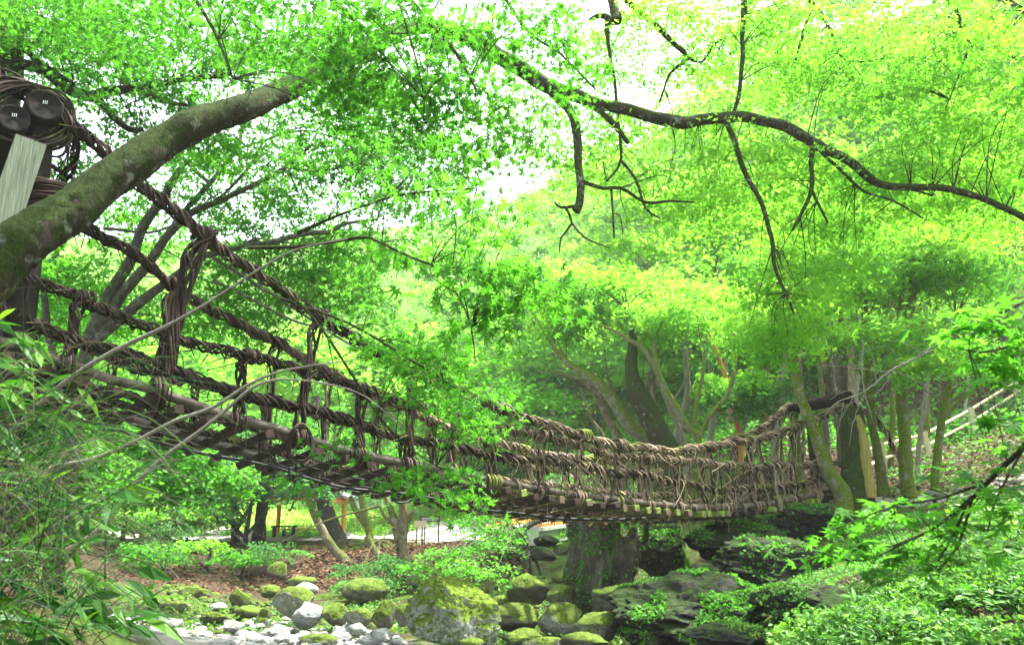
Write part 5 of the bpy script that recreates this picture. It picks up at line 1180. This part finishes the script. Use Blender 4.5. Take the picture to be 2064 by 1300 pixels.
# 8. foreground at the lower left: dry grass, bamboo grass, bare saplings
def wisps(name, label, box, n, m, r, cat, L=(.3, .8), spread=.8):
    c0 = P((box[0] + box[1]) / 2, box[3], (box[4] + box[5]) / 2); t = thing(name, label, cat, c0); b = MB()
    for i in range(n):
        a = P(RG.uniform(box[0], box[1]), RG.uniform(box[2], box[3]), RG.uniform(box[4], box[5])); l = RG.uniform(*L); d = np.array([RG.normal() * spread + .35, RG.normal() * .4, RG.normal() * .5 + .15])
        e = a + unit(d) * l; mid = (a + e) / 2 + [0, 0, .18 * l]
        b.tube(smooth([a, mid, e - [0, 0, .12 * l]], .06), np.linspace(r, r * .25, len(smooth([a, mid, e - [0, 0, .12 * l]], .06))), 3, False, RG.random())
    b.build('blades', M[m], t, True, 'stuff'); return t
wisps('dry_grass', 'tangle of dry tan grass stems at the left edge below the bridge', (-160, 110, 760, 1240, 1.6, 2.6), 190, 'grass_dry', .0011, 'grass', (.15, .45))
wisps('dry_grass', 'thin brown twigs and grass spraying over the river in the lower left corner', (-160, 60, 980, 1300, 1.8, 2.8), 160, 'bark_grey', .0018, 'grass', (.3, .8), .6)
def bamboo(label, boxes, n, size, kparts):
    c0 = P(boxes[0][0], boxes[0][1], boxes[0][4]); t = thing('bamboo_grass', label, 'plant', c0); pts = []
    sb = MB()
    for (px, py, rx, ry, Y, dy, k) in boxes:
        c, r = blob_world((px, py, rx, ry, Y, dy)); q = in_ellipsoid(c, r, k); pts.append(q)
    p = np.vstack(pts); m_ = len(p)
    th = RG.normal(size=m_) * .9 + .2; tip = np.stack([np.cos(th), RG.normal(size=m_) * .4, np.sin(th) * .6 - .45], -1); nr = RG.normal(size=(m_, 3)) * .5 + [0, -.5, .7]
    for i in range(0, m_, 2):
        a = p[i] - unit(tip[i]) * .12 - [0, 0, .05]; sb.tube(smooth([a - [0.05, 0, .1], a, p[i]], .04), .0012, 3, False)
    sb.build('stem', M['grass'], t, True, 'stuff')
    leaf_parts(t, p[:kparts], nr[:kparts], tip[:kparts], size * RG.uniform(.6, 1.3, min(kparts, m_)), LANCE, 'grass')
    if m_ > kparts:
        mb = MB(); put_leaves(mb, p[kparts:], nr[kparts:], tip[kparts:], size * RG.uniform(.6, 1.3, m_ - kparts), LANCE); mb.build('foliage', M['grass'], t, False, 'stuff')
bamboo('bamboo grass with long narrow green leaves filling the lower left edge', [(60, 850, 90, 110, 2.4, .3, 55), (50, 1050, 100, 130, 2.3, .3, 80), (70, 1220, 120, 90, 2.2, .3, 70), (200, 1000, 30, 50, 2.0, .15, 9), (230, 1200, 90, 60, 2.2, .2, 26), (20, 700, 50, 60, 2.6, .2, 20)], 0, .12, 200)
wisps('green_grass', 'fine green grass blades arching in front of the bamboo grass', (-120, 150, 820, 1300, 1.5, 2.3), 200, 'grass', .0013, 'grass', (.15, .5))
for i, pl in enumerate([
    [[(20,870,9),(120,780,8),(230,710,8),(330,660,7),(420,610,5),(520,545,4),(600,503,3.5),(700,482,2.5)]],
    [[(0,1010,9),(100,945,9),(180,925,8),(270,890,7),(350,850,7),(430,820,6),(500,775,5),(560,750,4),(640,735,3),(720,725,1.5)]],
    [[(130,1110,10),(200,1065,9),(260,990,9),(320,930,8),(400,870,7),(450,830,6),(520,775,5),(600,765,3),(720,790,2),(800,850,1)]],
    [[(212,1200,3),(214,1100,3),(224,1030,3),(240,990,1.5)]], [[(60,1110,2.5),(200,1120,2),(300,1150,2),(400,1150,1)],[(60,1050,2),(150,1090,1.6),(320,1140,1.4)]]]):
    pl = [[(x, y, w_ * .62) for x, y, w_ in q] for q in pl]
    t = Tree('bare_sapling', ('bare grey sapling crossing high in front of the bridge at the left', 'bare grey sapling curving low along the bridge deck', 'lowest bare sapling rising from the grass to the bridge deck', 'dark thin upright stalk over the river', 'two thin brown stalks lying almost level over the river')[i],
             pl[0], 'bark_pale' if i < 3 else 'bark_dark', (3.6, 3.4, 3.2, 2.4, 2.6)[i], root=False, step=.05, cat='sapling', part='stem')
    for b_ in pl[1:]: t.branch(b_, 2.6, 5)

# 9. the wood on the far slopes
def forest(name, spots, n_tier, per, tpl, size, m, padr, label=None):
    mb = MB(); cs = []
    for (c, r, k) in spots: cs.append(in_ellipsoid(c, r, k, .5))
    cs = np.vstack(cs); rad = padr * (.6 + .8 * RG.random(len(cs)))
    p, nr, tip = pad_leaves(cs, rad, per * (.6 + .8 * RG.random(len(cs))), .25, .35, .8, .5)
    put_leaves(mb, p, nr, tip, size * (.6 + .8 * RG.random(len(p))), tpl, TIER); return mb.build(name, M[m], None, False, 'stuff')
sp = []
def canopy(px0, px1, Y0, Y1, n, h, r, k):
    o = []
    for i in range(n):
        px, Y = RG.uniform(px0, px1), RG.uniform(Y0, Y1); c = ground_at(px, Y); hh = h * RG.uniform(.6, 1.2); rr = r * RG.uniform(.7, 1.3)
        o.append((c + [0, 0, hh], (rr, rr, rr * .8), k)); sp.append((c, hh))
    return o
far = canopy(1480, 2150, 36, 48, 14, 9.5, 3.2, 24) + canopy(950, 1500, 46, 60, 14, 4.0, 3.0, 22) + canopy(900, 2250, 50, 70, 36, 8, 4.5, 26) + canopy(850, 2350, 70, 110, 40, 11, 6.5, 26)
forest('hillside_wood', far, 0, 84, LEAF1, .41, 'leaf_far', 1.7)
far = canopy(-150, 900, 48, 62, 22, 9, 3.8, 24) + canopy(-300, 950, 70, 110, 40, 10, 6.0, 24)
forest('valley_wood', far, 0, 84, LEAF1, .41, 'leaf_far', 1.7)
b = MB()
for c, hh in sp[:62]:
    q = smooth(np.array([c - [0, 0, .3], c + [RG.normal() * .4, 0, hh * .5], c + [RG.normal() * .6, 0, hh]]), 1.0); b.tube(q, np.linspace(.22, .07, len(q)), 6, False)
b.build('wood_trunks', M['bark_brown'], None, True, 'stuff')

# ------------------------------------------------------------------ pale summer haze in the valley air
hm = bpy.data.materials.new('haze'); hm.use_nodes = True; n = hm.node_tree; n.nodes.clear()
o = n.nodes.new('ShaderNodeOutputMaterial'); pv = n.nodes.new('ShaderNodeVolumePrincipled')
pv.inputs['Color'].default_value = (0.92, 0.97, 0.95, 1); pv.inputs['Density'].default_value = 0.0005; pv.inputs['Anisotropy'].default_value = 0.3
n.links.new(pv.outputs[0], o.inputs['Volume'])
b = MB(); b.box((0, 75, 60), (110, 0, 0), (0, 95, 0), (0, 0, 68)); hz = b.build('haze', hm, None, False, 'stuff')
